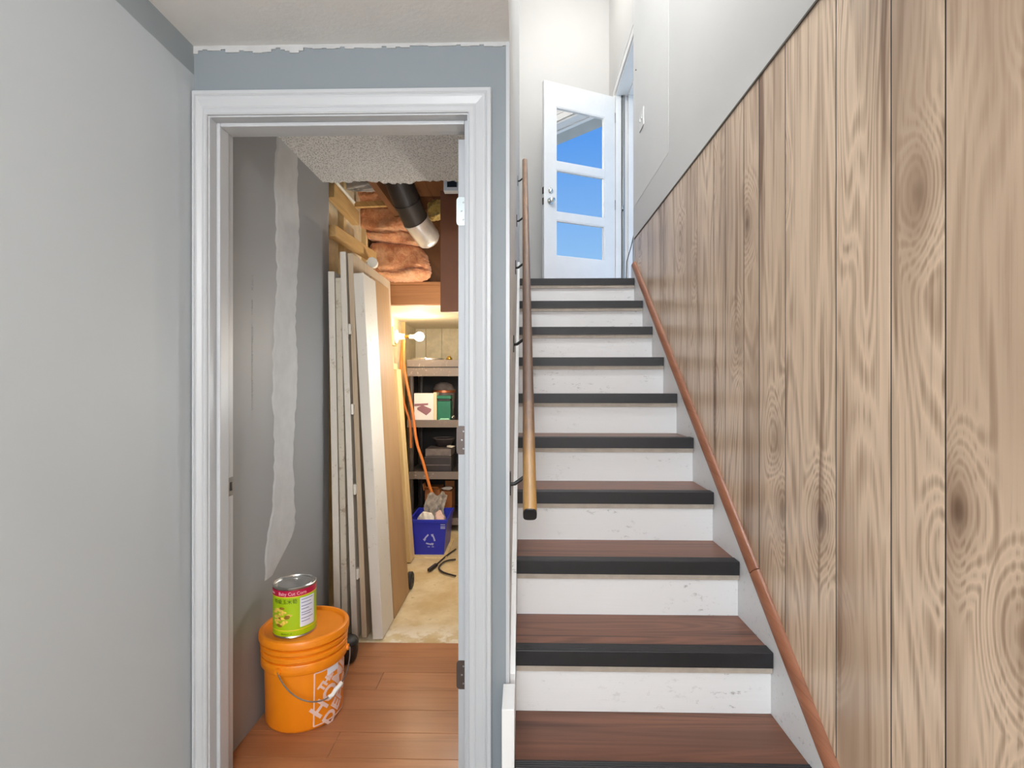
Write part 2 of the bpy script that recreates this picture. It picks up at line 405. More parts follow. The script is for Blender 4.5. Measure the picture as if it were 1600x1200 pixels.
fl = struct('floor', MB().box(-1.03, .9, YB, 2.36, -.06, -.012), M['groove'], 'laminate plank floor of the basement hall, warm brown inside the storage doorway', 'floor')
def floor_planks(x0, x1, y0, y1, width=.122, length=1.18, mat='laminate'):
    y = y1; row = 0
    while y > y0+.01:
        ya = max(y0, y-width); x = x0-(row*.41 % length)
        while x < x1-.005:
            a, b_ = max(x, x0), min(x+length, x1)
            if b_-a > .01: MB().box(a+.0008, b_-.0008, ya+.0008, y-.0008, -.012, 0, .0008).build('floor_plank', M[mat], fl)
            x += length
        y = ya; row += 1
floor_planks(XL, XC-.1, YD+TD, 2.36)
floor_planks(XL, XR, YB, YD, mat='hall_laminate')
floor_planks(XL+.06, -.15, YD, YD+TD, .116)
struct('floor_storage', MB().box(-1.1, XC, 2.36, 5.0, -.06, -.006), M['subfloor'], 'bare ochre stained concrete floor of the storage room', 'floor')

struct('wall_left', MB().box(-1.03, XL, YB, YD+.06, -.06, 2.2), M['grey_paint'], 'smooth light grey painted wall on the left', 'wall')
wsl = struct('wall_storage', MB().box(-1.03, XL, YD+.06, 2.47, -.06, 2.2), M['drywall'], 'bare grey drywall inside the storage doorway with plaster seam', 'wall')
# plastered joint, irregular outline
mb = MB(); cl = []; cr = []
N = 70
for i in range(N+1):
    t = i/N; z = .47+(2.112-.47)*t
    jl = .012*math.sin(z*9)+random.uniform(-.008, .008); jr = .012*math.sin(z*11+1)+random.uniform(-.008, .008)
    left = 1.90+.045*t+jl; right = 2.085+.055*t+jr
    if z < .75: left -= .035*math.sin((.75-z)/.28*1.6)
    if z < .58: right -= (.58-z)*1.5
    cl.append((left, z)); cr.append((max(right, left+.01), z))
A = [[mb.bm.verts.new((XL+h, y, z)) for (y, z, h) in ((l[0], l[1], 0), (l[0]+.012, l[1], .0025), (r[0]-.012 if r[0]-l[0] > .03 else (l[0]+r[0])/2+.003, r[1], .0025), (r[0], r[1], 0))] for l, r in zip(cl, cr)]
for a, b_ in zip(A, A[1:]):
    for k in range(3): mb.bm.faces.new((a[k], a[k+1], b_[k+1], b_[k]))
mb.build('joint_compound', M['mud'], wsl, label='white plaster seam')
# faint printed lettering on the drywall paper
for body, zc, size in (('TYPE X', 1.525, .022), ('GYPSUM', 1.44, .018), ('1/2 IN. REGULAR GYPSUM WALLBOARD CAN/ULC', 1.235, .0165)):
    bm = text_bm(body, size*.8, .0002); mb = MB(); mb.bm = bm
    bm.transform(Matrix.Translation((XL+.0004, 1.765, zc)) @ Matrix(((0, 0, 1, 0), (0, 1, 0, 0), (-1, 0, 0, 0), (0, 0, 0, 1))))
    mb.build('printed_text', M['ink'], wsl, label='faint grey lettering')

# storage door wall (opening between jambs)
OX0, OX1, OZ = kx(328)*YD, kx(730)*YD, 1.928     # clear opening
JT = .018
wf = MB()
wf.box(XL, OX0-JT, YD, YD+TD, 0, ZC); wf.box(OX1+JT, XC-.003, YD, YD+TD, 0, ZC); wf.box(OX0-JT, OX1+JT, YD, YD+TD, OZ+JT, ZC)
struct('wall_front', wf, M['blue_grey'], 'blue-grey painted wall around the storage doorway', 'wall')
# ragged plaster under the ceiling line
mb = MB(); x = XL; pts = []
while x < XC: pts.append((x, ZC-.004-random.random()*.009-(.010 if x < -.6 else 0)*random.random())); x += .013
for (a, za), (b_, zb) in zip(pts, pts[1:]):
    mb.box(a, b_, YD-.003, YD+.001, min(za, zb), ZC)
mb.build('trim_3', M['mud'], kind='structure'); bpy.data.objects['trim_3']['label'] = 'ragged plaster edge under the ceiling above storage door'; bpy.data.objects['trim_3']['category'] = 'trim'

# --- door frame: casing, jambs, stops
dc = thing('trim_1', 'white moulded door casing framing the storage doorway', 'door frame', ((OX0+OX1)/2, YD, 0), kind='structure')
CW = .064
prof = [(0, 0), (0, .007), (.004, .010), (.014, .0105), (.018, .0085), (.022, .011), (.040, .016), (.046, .0165), (.049, .014), (.053, .018), (.062, .018), (.064, .015), (.064, 0)]
MB().prism(prof, (OX1+.004, YD, 0), (OX1+.004, YD, OZ+.004), (1, 0, 0), (0, -1, 0), 0, 1).build('side_casing', M['trim'], dc)
lw = (OX0-.004)-XL-.004; lp = [(u*lw/CW, v) for u, v in prof]
MB().prism(lp, (OX0-.004, YD, 0), (OX0-.004, YD, OZ+.004), (-1, 0, 0), (0, -1, 0), 0, CW/lw).build('side_casing', M['trim'], dc)
MB().prism(prof, (OX0-.004, YD, OZ+.004), (OX1+.004, YD, OZ+.004), (0, 0, 1), (0, -1, 0), -lw/CW, 1).build('head_casing', M['trim'], dc)
MB().box(OX0-JT, OX0, YD-.001, YD+TD+.001, 0, OZ, .001).build('jamb', M['trim'], dc)
MB().box(OX1, OX1+JT, YD-.001, YD+TD+.001, 0, OZ, .001).build('jamb', M['trim'], dc)
MB().box(OX0-JT, OX1+JT, YD-.001, YD+TD+.001, OZ, OZ+JT, .001).build('head_jamb', M['trim'], dc)
sy0, sy1 = YD+.030, YD+.076
MB().box(OX0, OX0+.011, sy0, sy1, 0, OZ, .003).build('door_stop', M['trim'], dc)
MB().box(OX1-.011, OX1, sy0, sy1, 0, OZ, .003).build('door_stop', M['trim'], dc)
MB().box(OX0+.011, OX1-.011, sy0, sy1, OZ-.011, OZ, .003).build('door_stop', M['trim'], dc)
sp = onx(360, 760, OX0)
sk = MB().box(OX0, OX0+.0015, sp.y-.013, sp.y+.012, sp.z-.028, sp.z+.028, .0005).build('strike_plate', M['steel'], dc, label='small metal strike plate')
MB().box(OX0+.0013, OX0+.002, sp.y-.005, sp.y+.006, sp.z-.013, sp.z+.013).build('latch_hole', M['black_metal'], sk)

# storage door, open into the storage room (seen along its hinge edge)
DX1 = OX1-.006
sd = thing('door_2', 'flat white storage door swung open, seen along its hinged edge', 'door', (DX1, YD+TD+.004, 0), kind='structure')
MB().box(DX1-.034, DX1, YD+TD+.004, YD+TD+.70, .012, OZ-.012, .002).build('slab', M['trim'], sd)
for yy_, mt in ((330, 'zinc'), (688, 'bronze'), (1055, 'bronze')):
    zc = at(718, yy_, YD+TD).z
    h = MB()
    pr = []
    for a, b_, s0 in ((.014, .033, 0), (-.014, .033, 90), (-.014, -.033, 180), (.014, -.033, 270)):
        for k in range(4):
            an = math.radians(s0+30*k); pr.append((a+.010*math.cos(an), b_+.010*math.sin(an)))
    h.prism(pr, (DX1-.015, YD+TD+.0035, zc), (DX1-.015, YD+TD+.0055-.004, zc), (1, 0, 0), (0, 0, 1))
    hh = h.build('hinge', M[mt], sd, label='rounded hinge leaf')
    for dx, dz in ((-.012, .026), (-.012, -.026), (-.017, 0)):
        MB().lathe([(0, -.0012), (.0028, -.0008), (.003, 0)], (DX1-.012+dx+.006, YD+TD+.0014, zc+dz), 10, 'y').build('screw', M['steel'], hh)
    MB().tube([(DX1+.001, YD+TD-.002, zc-.042), (DX1+.001, YD+TD-.002, zc+.042)], .0045, 10).build('knuckle', M[mt], hh)
ko = MB().lathe([(0, .062), (.018, .062), (.026, .054), (.027, .046), (.02, .034), (.010, .028), (.010, .006), (.03, .005), (.03, 0)], (DX1, YD+TD+.64, .95), 20, 'x')
ko.build('door_knob', M['steel'], sd, smooth=True)

# white corner bead at the end of the wall
cb = MB().box(XC-.010, XC-.003, YD-.0035, YD-.0005, .27, ZC).box(XC-.003, XC, YD-.0035, YD+TD, .0, ZC)
struct('trim_2', cb, M['trim'], 'white corner bead where the blue-grey wall meets the stairs', 'trim')

# ceilings
struct('ceiling', MB().box(-1.03, .9, YB, 1.25, ZC, 2.24).box(-1.03, XC, 1.25, YD+TD, ZC, 2.24), M['ceiling'], 'white ceiling of the basement hall', 'ceiling')
mb = MB(); xs = [XL+i*(XC-.1-XL)/60 for i in range(61)]
ed = [2.395+random.uniform(-.012, .012)+(.02 if 20 < i < 33 else 0) for i in range(61)]
ED = mb
for i in range(60):
    x0, x1 = xs[i], xs[i+1]; y1, y2 = ed[i], ed[i+1]
    for z in (2.112, 2.128):
        mb.poly([(x0, YD+TD, z), (x1, YD+TD, z), (x1, y2, z), (x0, y1, z)])
    mb.poly([(x0, y1, 2.112), (x1, y2, 2.112), (x1, y2, 2.128), (x0, y1, 2.128)])
bmesh.ops.remove_doubles(mb.bm, verts=mb.bm.verts, dist=.0003)
struct('ceiling_storage', mb, M['popcorn'], 'speckled popcorn ceiling just inside the storage doorway', 'ceiling')

# stairwell shell
struct('wall_stair_left', MB().box(-.137, XC, YD+TD, YLB+.1, -.06, 2.24).box(-.137, XC, 1.15, YLB+.1, 2.24, ZT), M['white_wall'], 'narrow sliver of white stairwell wall behind the handrail', 'wall')
struct('wall_stair_near', MB().box(-.037, .9, 1.15, 1.25, ZC, ZT), M['white_wall'], 'white wall above the foot of the stairs', 'wall')
wr = struct('wall_right', MB().box(XR+.008, .9, YB, 3.65, -.06, 2.175).box(XR+.002, .9, 1.25, 3.65, 2.175, ZT), M['white_wall'], 'white stairwell wall above and behind the wood panelling', 'wall')
# slightly proud drywall sheet on the upper wall
MB().box(XR+.0010, XR+.004, 2.767, 3.645, 2.40, ZT-.001, .0008).build('drywall_sheet', M['white_wall2'], wr)
MB().box(XR+.0011, XR+.0085, YB, 3.60, 0, 2.172).build('backing', M['groove'], wr, label='dark backing in the grooves')
seams = [1600, 1477, 1392, 1306, 1227, 1186, 1162, 1133, 1115, 1089, 1073, 1053, 1032, 1020, 1012, 1003]
ys = [XR/kx(s) for s in seams][1:]
lo = [ys[0]]
wid = [.205, .145, .26, .18, .12, .22, .15, .2, .27, .13, .17]; i = 0
while lo[-1] > YB:
    lo.append(max(YB, lo[-1]-wid[i % len(wid)])); i += 1
edges = sorted(set(lo+ys+[3.60]))
PSEED = {.8: 30, .9: 31, 1.0: 12, 1.1: 13, 1.2: 24, 1.3: 25, 1.4: 16, 1.5: 17}
for a, b_ in zip(edges, edges[1:]):
    if b_-a < .012: continue
    g_ = .0050 if b_ < 1.7 else .0075
    MB().box(XR, XR+.0010, a+g_/2, b_-g_/2, 0, 2.172, 0).build('panel_board', M['panel'], wr).pass_index = PSEED.get(round((a+b_)/2, 1), 0)
MB().box(XR-.004, XR+.008, YB, 3.60, 2.172, 2.180, .001).build('cap_strip', M['cap'], wr, label='thin dark cap strip')
MB().box(XR-.003, XR+.008, 3.601, 3.65, R_*9, 2.172, .001).build('end_stop', M['trim'], wr, label='white end strip')

wl = MB(); OY0, OY1, OH = 4.02, 4.995, ZL+2.06
wl.box(XLR, XLR+.11, 3.65, OY0, 1.7, ZT); wl.box(XLR, XLR+.11, OY1, YLB+.1, 1.7, ZT); wl.box(XLR, XLR+.11, OY0, OY1, OH, ZT); wl.box(.9, XLR+.11, 3.55, 3.65, 1.7, ZT); wl.box(XLR, XLR+.11, OY0, OY1, 1.7, ZL-.006)
struct('wall_landing_right', wl, M['white_wall'], 'off-white landing wall around the exterior doorway', 'wall')
struct('wall_landing_back', MB().box(-.137, XLR+.11, YLB, YLB+.1, 1.7, ZT), M['white_wall'], 'off-white back wall of the upper landing', 'wall')
struct('ceiling_stairwell', MB().box(-.137, 1.0, 1.15, YLB+.1, ZT, ZT+.1), M['ceiling'], 'white ceiling high above the stairs', 'ceiling')
struct('floor_landing', MB().box(XC, XLR, N1Y+8*T_+.02, YLB, ZL-.06, ZL-.006).box(XR, XLR, 3.65, YLB, ZL-.06, ZL-.006), M['landing_floor'], 'brown floor of the upper landing', 'floor')
WX0, WX1, WZ0, WZ1 = -.78, .62, .85, 1.95
struct('wall_back', MB().box(-1.03, WX0, YB-.1, YB, -.06, 2.24).box(WX1, .9, YB-.1, YB, -.06, 2.24).box(WX0, WX1, YB-.1, YB, -.06, WZ0).box(WX0, WX1, YB-.1, YB, WZ1, 2.24), M['grey_paint'], 'grey wall behind the viewer', 'wall')

wn = thing('added_window', 'added white framed window, unseen fill light behind the viewer', 'added window', ((WX0+WX1)/2, YB, WZ0), kind='structure')  # window added behind the viewer to carry soft frontal fill
for a_, b2 in ((WX0, WX0+.05), ((WX0+WX1)/2-.025, (WX0+WX1)/2+.025), (WX1-.05, WX1)):
    MB().box(a_, b2, YB-.08, YB-.02, WZ0, WZ1, .003).build('frame_stile', M['door_white'], wn)
for a_, b2 in ((WZ0, WZ0+.05), (WZ1-.05, WZ1)):
    MB().box(WX0+.05, WX1-.05, YB-.08, YB-.02, a_, b2, .003).build('frame_rail', M['door_white'], wn)
for a_, b2 in ((WX0+.05, (WX0+WX1)/2-.025), ((WX0+WX1)/2+.025, WX1-.05)):
    MB().box(a_, b2, YB-.052, YB-.048, WZ0+.05, WZ1-.05).build('pane', M['glass'], wn)
ld = bpy.data.lights.new('window_fill_light', 'AREA'); ld.shape = 'RECTANGLE'; ld.size = WX1-WX0-.1; ld.size_y = WZ1-WZ0-.1; ld.energy = P_WINDOW_FILL; ld.color = (.95, .98, 1)  # area light filling the scene from the added window
lo_ = bpy.data.objects.new('window_fill_light', ld); COL.objects.link(lo_); lo_.location = ((WX0+WX1)/2, YB-.01, (WZ0+WZ1)/2); lo_.rotation_euler = (math.pi/2, 0, 0); lo_.rotation_euler = (-math.pi/2, 0, math.pi)
# exterior doorway frame on the landing
df = thing('trim_4', 'white frame of the exterior doorway at the top of the stairs', 'door frame', (XLR, OY1, ZL), kind='structure')
MB().box(XLR-.014, XLR, OY1+.005, OY1+.07, ZL, OH+.07, .003).build('side_casing', M['door_white'], df)
MB().box(XLR-.014, XLR, OY0-.07, OY0-.005, ZL, OH+.07, .003).build('side_casing', M['door_white'], df)
MB().box(XLR-.014, XLR, OY0-.005, OY1+.005, OH+.005, OH+.07, .003).box(XLR-.018, XLR, OY0-.07, OY1+.07, OH+.07, OH+.085, .003).build('head_casing', M['door_white'], df)
MB().box(XLR-.002, XLR+.112, OY1-.018, OY1, ZL, OH).build('jamb', M['door_white'], df)
MB().box(XLR-.002, XLR+.112, OY0, OY0+.018, ZL, OH).build('jamb', M['door_white'], df)
MB().box(XLR-.002, XLR+.112, OY0+.018, OY1-.018, OH-.018, OH).build('head_jamb', M['door_white'], df)
MB().box(XLR+.052, XLR+.060, OY1-.026, OY1-.018, ZL, OH-.018).build('weather_strip', M['black_metal'], df, label='dark weather strip')
MB().box(XLR+.066, XLR+.082, OY1-.032, OY1-.018, ZL, OH-.018, .002).build('storm_frame', M['steel'], df, label='grey aluminium storm-door rail')
MB().box(XLR+.002, XLR+.112, OY0+.018, OY1-.018, ZL, ZL+.012, .002).build('threshold', M['steel'], df)
MB().box(XLR+.113, XLR+.20, OY1-.05, OY1+.03, ZL-.05, OH+.05, .003).build('brick_mould', M['door_white'], df)
MB().box(XLR+.113, XLR+.16, OY0, OY1-.051, OH-.03, OH+.05, .003).build('brick_mould', M['door_white'], df)
lz = at(978, 325, OY1-.03).z
MB().box(XLR+.054, XLR+.068, OY1-.05, OY1-.026, lz-.02, lz+.02, .004).build('latch', M['steel'], df, label='small metal latch')

# exterior door leaf, swung into the landing
DA = math.atan2(-.30, -.694); DW, DT, DH = .752, .04, 2.03
dr = thing('door_1', 'white glazed exterior door with three stacked panes, standing open', 'door', (XLR-.004, OY1-.006, ZL+.006), (0, 0, DA), kind='structure')
px0, px1 = .115, .632
pz = [(.455, .785), (.855, 1.245), (1.315, 1.815)]
MB().box(0, px0, -DT, 0, 0, DH, .002).build('stile', M['door_white'], dr, True)
MB().box(px1, DW, -DT, 0, 0, DH, .002).build('stile', M['door_white'], dr, True)
for a, b_ in ((0, pz[0][0]), (pz[0][1], pz[1][0]), (pz[1][1], pz[2][0]), (pz[2][1], DH)):
    MB().box(px0, px1, -DT, 0, a, b_, .0005).build('rail', M['door_white'], dr, True)
for a, b_ in pz:
    pn = MB().box(px0, px1, -.024, -.019, a, b_).build('pane', M['glass'], dr, True, label='reflective glass pane')
    bd = MB()
    for s in (0,):
        bd.box(px0, px0+.009, -.019, -.004, a, b_).box(px1-.009, px1, -.019, -.004, a, b_).box(px0+.009, px1-.009, -.019, -.004, a, a+.009).box(px0+.009, px1-.009, -.019, -.004, b_-.009, b_)
    bd.build('glazing_bead', M['door_white'], pn, True)
kz = 3.0
dkz = at(868, 316, 4.74).z-ZL-.006; ddz = at(858, 297, 4.70).z-ZL-.006
def rev(prof, c, n=20): return MB().lathe(prof, c, n, 'y')
kn = rev([(0, .064), (.014, .063), (.024, .056), (.027, .046), (.022, .034), (.011, .026), (.011, .008), (.030, .006), (.032, 0)], (DW-.062, 0, dkz))
kn.build('door_knob', M['chrome'], dr, True, True, label='shiny round knob')
db = rev([(0, .016), (.016, .015), (.019, .010), (.026, .006), (.027, 0)], (DW-.062, 0, ddz)).build('deadbolt', M['chrome'], dr, True, True)
MB().box(DW-.066, DW-.058, .014, .026, ddz-.013, ddz+.013, .002).build('thumb_turn', M['chrome'], db, True)
for z in (dkz, ddz):
    MB().box(DW-.001, DW+.004, -.032, -.006, z-.03, z+.03, .001).build('latch_plate', M['bronze'], dr, True)
for z in (.2, 1.0, 1.83):
    MB().tube([(0.0, .004, z-.045), (0.0, .004, z+.045)], .006, 10).build('hinge', M['steel'], dr, True)
# roof eave outside the door
struct('trim_5', MB().box(XLR+.12, 1.75, 2.6, 6.2, 4.21, 4.28), M['soffit'], 'pale grey roof soffit outside the exterior door', 'soffit')

# ================================================================== STAIRCASE
st = thing('staircase', 'white painted wooden staircase with brown treads and black rubber nosings', 'staircase', (.36, N1Y-T_, 0))
SX0, SX1 = -.021, .744
ri0 = .015
for k in range(0, 10):
    yn = N1Y+(k-1)*T_; zt = R_*(k+1)
    # riser below tread k
    MB().box(SX0, SX1, yn+ri0, yn+ri0+.018, R_*k, zt-.024).build('riser', M['stair_white'], st)
    last = k == 9
    depth = T_+ri0 if not last else .10
    tr_ = MB().box(SX0, SX1, yn+.002, yn+depth, zt-.024, zt, .001).build('tread', M['tread'], st)
    tr_2 = MB().box(SX0+.002, SX1-.002, yn+.0012, yn+ri0, zt-.060, zt-.0245).build('nosing_block', M['nose_wood'], tr_, label='bare grey wood strip under the nosing')
    nb = MB()
    # rubber nosing: ribbed top plus lip down the front
    w_ = .045; rib = [( -.003, .0), (-.003, -.060), (.0008, -.060), (.0008, 0.0002)]
    top = [(-.003, -.001), (-.003, .0025)]
    nr = 6
    for j in range(nr):
        u = -.003+.003+j*(w_/nr); top += [(u+.0012, .0042), (u+w_/nr-.0026, .0042), (u+w_/nr-.0018, .0026), (u+w_/nr-.0006, .0026)]
    top += [(w_, .0005), (w_, .0002), (-.001, .0002)]
    prof_n = [(-.004, .002), (-.003, .0036)]+top[2:-1]+[(.0009, .0002), (.0009, -.042), (-.0035, -.042)]
    nb.prism([(u, v) for u, v in prof_n], (SX0, yn, zt), (SX1-.002, yn, zt), (0, 1, 0), (0, 0, 1))
    nb.build('nosing', M['rubber'], tr_, label='black ribbed rubber nosing')
# skirt boards (stringers)
sl = R_/T_
def nz(y): return R_*2+(y-N1Y)*sl
def skirt(x0, x1, y0, y1, h0, h1, zfloor, name, mat):
    mb = MB(); pr = [(y0, zfloor), (y0, nz(y0)+h0), (y1, nz(y1)+h1), (y1, nz(y1)-.25), (y0+.35, zfloor)]
    mb.prism(pr, (x0, 0, 0), (x1, 0, 0), (0, 1, 0), (0, 0, 1)); return mb.build(name, mat, st)
skirt(SX1+.0005, XR-.0005, 1.20, 3.60, .056, .030, 0, 'skirt_board', M['stair_white'])
skirt(XC+.0005, SX0-.0005, YD+TD-.1, 3.60, .062, .050, 0, 'skirt_board', M['stair_white'])
# thick white end block in front of the corner
e0 = at(784, 1107, 1.32)
MB().box(e0.x, SX0-.0005, 1.315, YD-.02, 0, e0.z, .002).build('end_block', M['stair_white'], st)
# brown moulding on the panelled side, in two lengths
def mould(y0, y1):
    mb = MB()
    def hh(y): return nz(y)+.056+(.030-.056)*(y-1.20)/2.4
    a = Vector((0, y0, hh(y0))); b_ = Vector((0, y1, hh(y1))); d = (b_-a).normalized(); up = Vector((0, -d.z, d.y))
    q = [(XR-.0003, 0)]+[(XR-.024*math.cos(t)-.0003, .032*math.sin(t)) for t in [i*math.pi/2/7 for i in range(8)]]
    mb.prism(q, a, b_, (1, 0, 0), up); mb.build('moulding', M['stair_trim'], st, smooth=True, label='reddish-brown rounded moulding strip')
ym = onx(1177, 890, XR-.012).y
mould(1.20, ym-.0015); mould(ym+.0015, 3.585)

# ================================================================== HANDRAIL
K = 1.37
def rail_y(py): return K/(sl-(600-py)/F)
def rail_z(y): return nz(y)+.652+ (0)
H0 = rail_y(801); H1 = rail_y(252)
hr = thing('handrail', 'worn brown wooden handrail on black metal brackets along the stairs', 'handrail', (XC, H0, rail_z(H0)))
rx0, rx1 = kx(828)*H0, kx(820)*H1
a = Vector((rx0, H0, rail_z(H0))); b_ = Vector((rx1, H1, rail_z(H1)))
def railprof(w_, h_):
    return [(w_*.5*math.copysign(abs(math.cos(t))**.6, math.cos(t)), h_*.5*math.copysign(abs(math.sin(t))**.6, math.sin(t))) for t in [2*math.pi*i/20 for i in range(20)]]
d = (b_-a).normalized(); ux = d.cross(Vector((0, 0, 1))).normalized(); uy = ux.cross(d)
MB().prism(railprof(.036, .042), a, b_, ux, uy).build('rail', M['rail'], hr, smooth=True)
MB().prism(railprof(.0355, .0415), a-d*.004, a-d*.0002, ux, uy).build('end_cap', M['black_metal'], hr, smooth=True, label='black end face')
for py in (270, 330, 400, 515, 725):
    y = rail_y(py)-.0
    t = (y-H0)/(H1-H0); rp = a+(b_-a)*t
    if py == 725: y = max(y, YD+.02)
    br = MB().box(XC+.0003, XC+.0035, y-.012, y+.012, rp.z-.085, rp.z-.02, .001).build('bracket_plate', M['black_metal'], hr)
    MB().tube([(XC+.003, y, rp.z-.055), (XC+.014, y, rp.z-.054), (rp.x-.010, y, rp.z-.032), (rp.x, y, rp.z-.020)], .0055, 8).build('bracket_arm', M['black_metal'], br, smooth=True)
    MB().box(rp.x-.012, rp.x+.012, y-.022, y+.022, rp.z-.0285+0.0, rp.z-.0255).build('bracket_saddle', M['black_metal'], br)

# small things on the stair wall
s0 = onx(1003, 187, XR)
lw_ = thing('light_switch', 'small white switch plate on the wall above the stairs', 'light switch', (XR+.001, s0.y, s0.z-.06))
MB().box(XR-.005, XR+.001, s0.y-.058, s0.y+.058, s0.z-.058, s0.z+.058, .002).build('plate', M['white_plastic'], lw_)
for dy in (-.023, .023):
    MB().box(XR-.011, XR-.005, s0.y+dy-.005, s0.y+dy+.005, s0.z-.006, s0.z+.016, .001).build('toggle', M['white_plastic'], lw_)
s1 = onx(994, 112, XR)
one('wall_nail', MB().lathe([(0, -.006), (.005, -.005), (.005, 0), (.0018, .0005), (.0018, .006)], (XR-.0048, s1.y-.02, s1.z), 10, 'x'), M['steel'], 'small dark nail head in the wall above the light switch', 'nail')
c0, c1 = at(992, 362, 3.655), at(983, 432, 3.72)
one('wall_cable', MB().tube([(XR+.03, 3.663, c0.z+.02), (XR+.012, 3.660, c0.z), (XR-.01, 3.665, (c0.z*2+c1.z)/3), (XR-.035, 3.69, (c0.z+2*c1.z)/3), (XR-.04, 3.70, ZL-.002)], .003, 8), M['cord_black'], 'thin dark cable running down to the top landing beside the panelling', 'cable')

# ================================================================== ADDED LAMPS, OUT OF VIEW
def added_dome_lamp(name, loc, power, label, r=.15, col=(.92, .96, 1)):
    t = thing(name, label, 'ceiling lamp', loc)
    x, y, z = loc
    MB().lathe([(r+.01, 0), (r+.012, -.012), (r+.004, -.022), (0, -.022)], loc, 32).build('base', M['white_plastic'], t, smooth=True)
    MB().lathe([(r, -.022), (r*.95, -.045), (r*.75, -.068), (r*.4, -.083), (0, -.088)], loc, 32).build('dome', M['fill_lamp_glow'], t, smooth=True)
    ld = bpy.data.lights.new('fill_lamp_light', 'POINT'); ld.shadow_soft_size = r*.8; ld.energy = power; ld.color = col
    lo_ = bpy.data.objects.new('fill_lamp_light', ld); COL.objects.link(lo_); lo_.location = (0, 0, -.10-r*.8); lo_.parent = t
    return t
added_dome_lamp('added_ceiling_lamp', (-.15, -.55, ZC), P_ROOM, 'added round dome lamp on the hall ceiling behind the viewer')  # added unseen lamp, placed after the door-head shadow on the drywall
added_dome_lamp('added_ceiling_lamp', (-.0, -1.9, ZC), P_ROOM, 'added round fill lamp at the far end of the hall ceiling')  # second unseen lamp, added to brighten the hall
sw = thing('added_wall_lamp', 'added round glass fill lamp on the stairwell wall above the foot of the stairs', 'added wall lamp', (.06, 1.25, 4.25))  # lamp added out of view to light risers and stairwell walls
MB().lathe([(0, 0), (.07, 0), (.07, .012), (.03, .02), (.025, .05), (0, .05)], (.06, 1.25, 4.25), 24, 'y').build('base', M['steel'], sw, smooth=True)
MB().lathe([(.03, .05), (.085, .08), (.10, .13), (.085, .18), (.05, .20), (0, .21)], (.06, 1.25, 4.25), 28, 'y').build('globe', M['fill_lamp_glow'], sw, smooth=True)
ld = bpy.data.lights.new('fill_lamp_light', 'POINT'); ld.shadow_soft_size = .11; ld.energy = P_LANDING; ld.color = (.95, .98, 1)
lo_ = bpy.data.objects.new('fill_lamp_light', ld); COL.objects.link(lo_); lo_.location = (0, .34, 0); lo_.parent = sw
added_dome_lamp('added_ceiling_lamp', (.36, 4.3, ZT), P_LANDING*.12, 'added round fill lamp on the stairwell ceiling above the landing', .2, (1, .97, .93))  # added out of view to brighten the landing

# ================================================================== STORAGE ROOM SHELL
XS = -1.02
ws = struct('wall_storage_left', MB().box(XS-.06, XS, 2.47, 5.0, -.06, 2.5), M['concrete_panel'], 'rough sheathed wall of the storage room behind the stacked doors', 'wall')
for y in (2.50, 2.86, 3.27, 3.68, 4.36):
    MB().box(XS, XS+.03, y, y+.038, 0, 1.70 if y > 3.4 else 2.30).build('stud', M['pale_wood'], ws)
wb = struct('wall_storage_back', MB().box(-1.08, XC-.1, 4.93, 5.0, -.06, 2.5), M['concrete_panel'], 'speckled panel wall at the back of the storage room', 'wall')
xx = [-1.02, kx(665)*4.9, kx(690)*4.9, -.30, -.137]
for a_, b2 in zip(xx, xx[1:]):
    MB().box(a_+.003, b2-.003, 4.915, 4.93, 0, 1.70, .002).build('wall_panel', M['concrete_panel'] if a_ > -1 else M['cream'], wb)
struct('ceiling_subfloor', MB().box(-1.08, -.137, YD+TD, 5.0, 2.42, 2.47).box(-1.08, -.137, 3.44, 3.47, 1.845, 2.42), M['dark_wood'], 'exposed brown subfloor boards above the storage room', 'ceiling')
struct('ceiling_low', MB().box(-1.05, -.137, 3.475, 4.95, 1.70, 1.72), M['cream'], 'low cream ceiling panel over the storage shelves', 'ceiling')
bt, bb = at(640, 441, 3.40), at(640, 476, 3.40)
one('wooden_beam', MB().box(-1.02, -.14, 3.40, 3.44, bb.z, bt.z-.018, .002), M['beam'], 'brown wooden beam below the pink insulation', 'beam')
one('ledger_board', MB().box(-1.02, -.14, 3.385, 3.44, bt.z-.017, bt.z, .002), M['beam'], 'thin brown board lying on top of the wooden beam', 'board')
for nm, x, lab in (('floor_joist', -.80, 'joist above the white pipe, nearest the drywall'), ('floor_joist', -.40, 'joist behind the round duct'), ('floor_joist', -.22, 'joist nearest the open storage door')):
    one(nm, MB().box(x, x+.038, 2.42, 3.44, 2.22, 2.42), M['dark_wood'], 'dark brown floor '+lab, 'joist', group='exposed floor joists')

# --- wood pieces at the top of the left wall
p0, p1 = at(516, 296, 2.50), at(556, 342, 2.92)
one('lumber_offcut', MB().bar(p0, p1, .04, .075, bev=.002), M['lumber'], 'short yellow lumber piece just under the popcorn ceiling', 'lumber')
p0, p1 = at(517, 360, 2.52), at(583, 402, 3.15)
one('lumber_offcut', MB().bar(p0, p1, .045, .055, bev=.002), M['lumber'], 'longer yellow lumber piece above the stacked doors', 'lumber')
p0, p1 = at(545, 321, 3.15), at(618, 318, 3.15)
one('lumber_offcut', MB().bar(p0, p1, .03, .032, bev=.002), M['lumber'], 'thin yellow crosspiece between the insulation batts', 'lumber')
one('conduit_pipe', MB().tube([at(518, 276, 2.43), at(553, 316, 2.72)], .008, 10), M['pvc'], 'thin white conduit slanting below the ceiling edge', 'pipe', smooth=True)
pc = at(582, 410, 2.95)
pp = thing('drain_pipe', 'white plastic pipe with a round capped end above the stacked doors', 'pipe', pc)
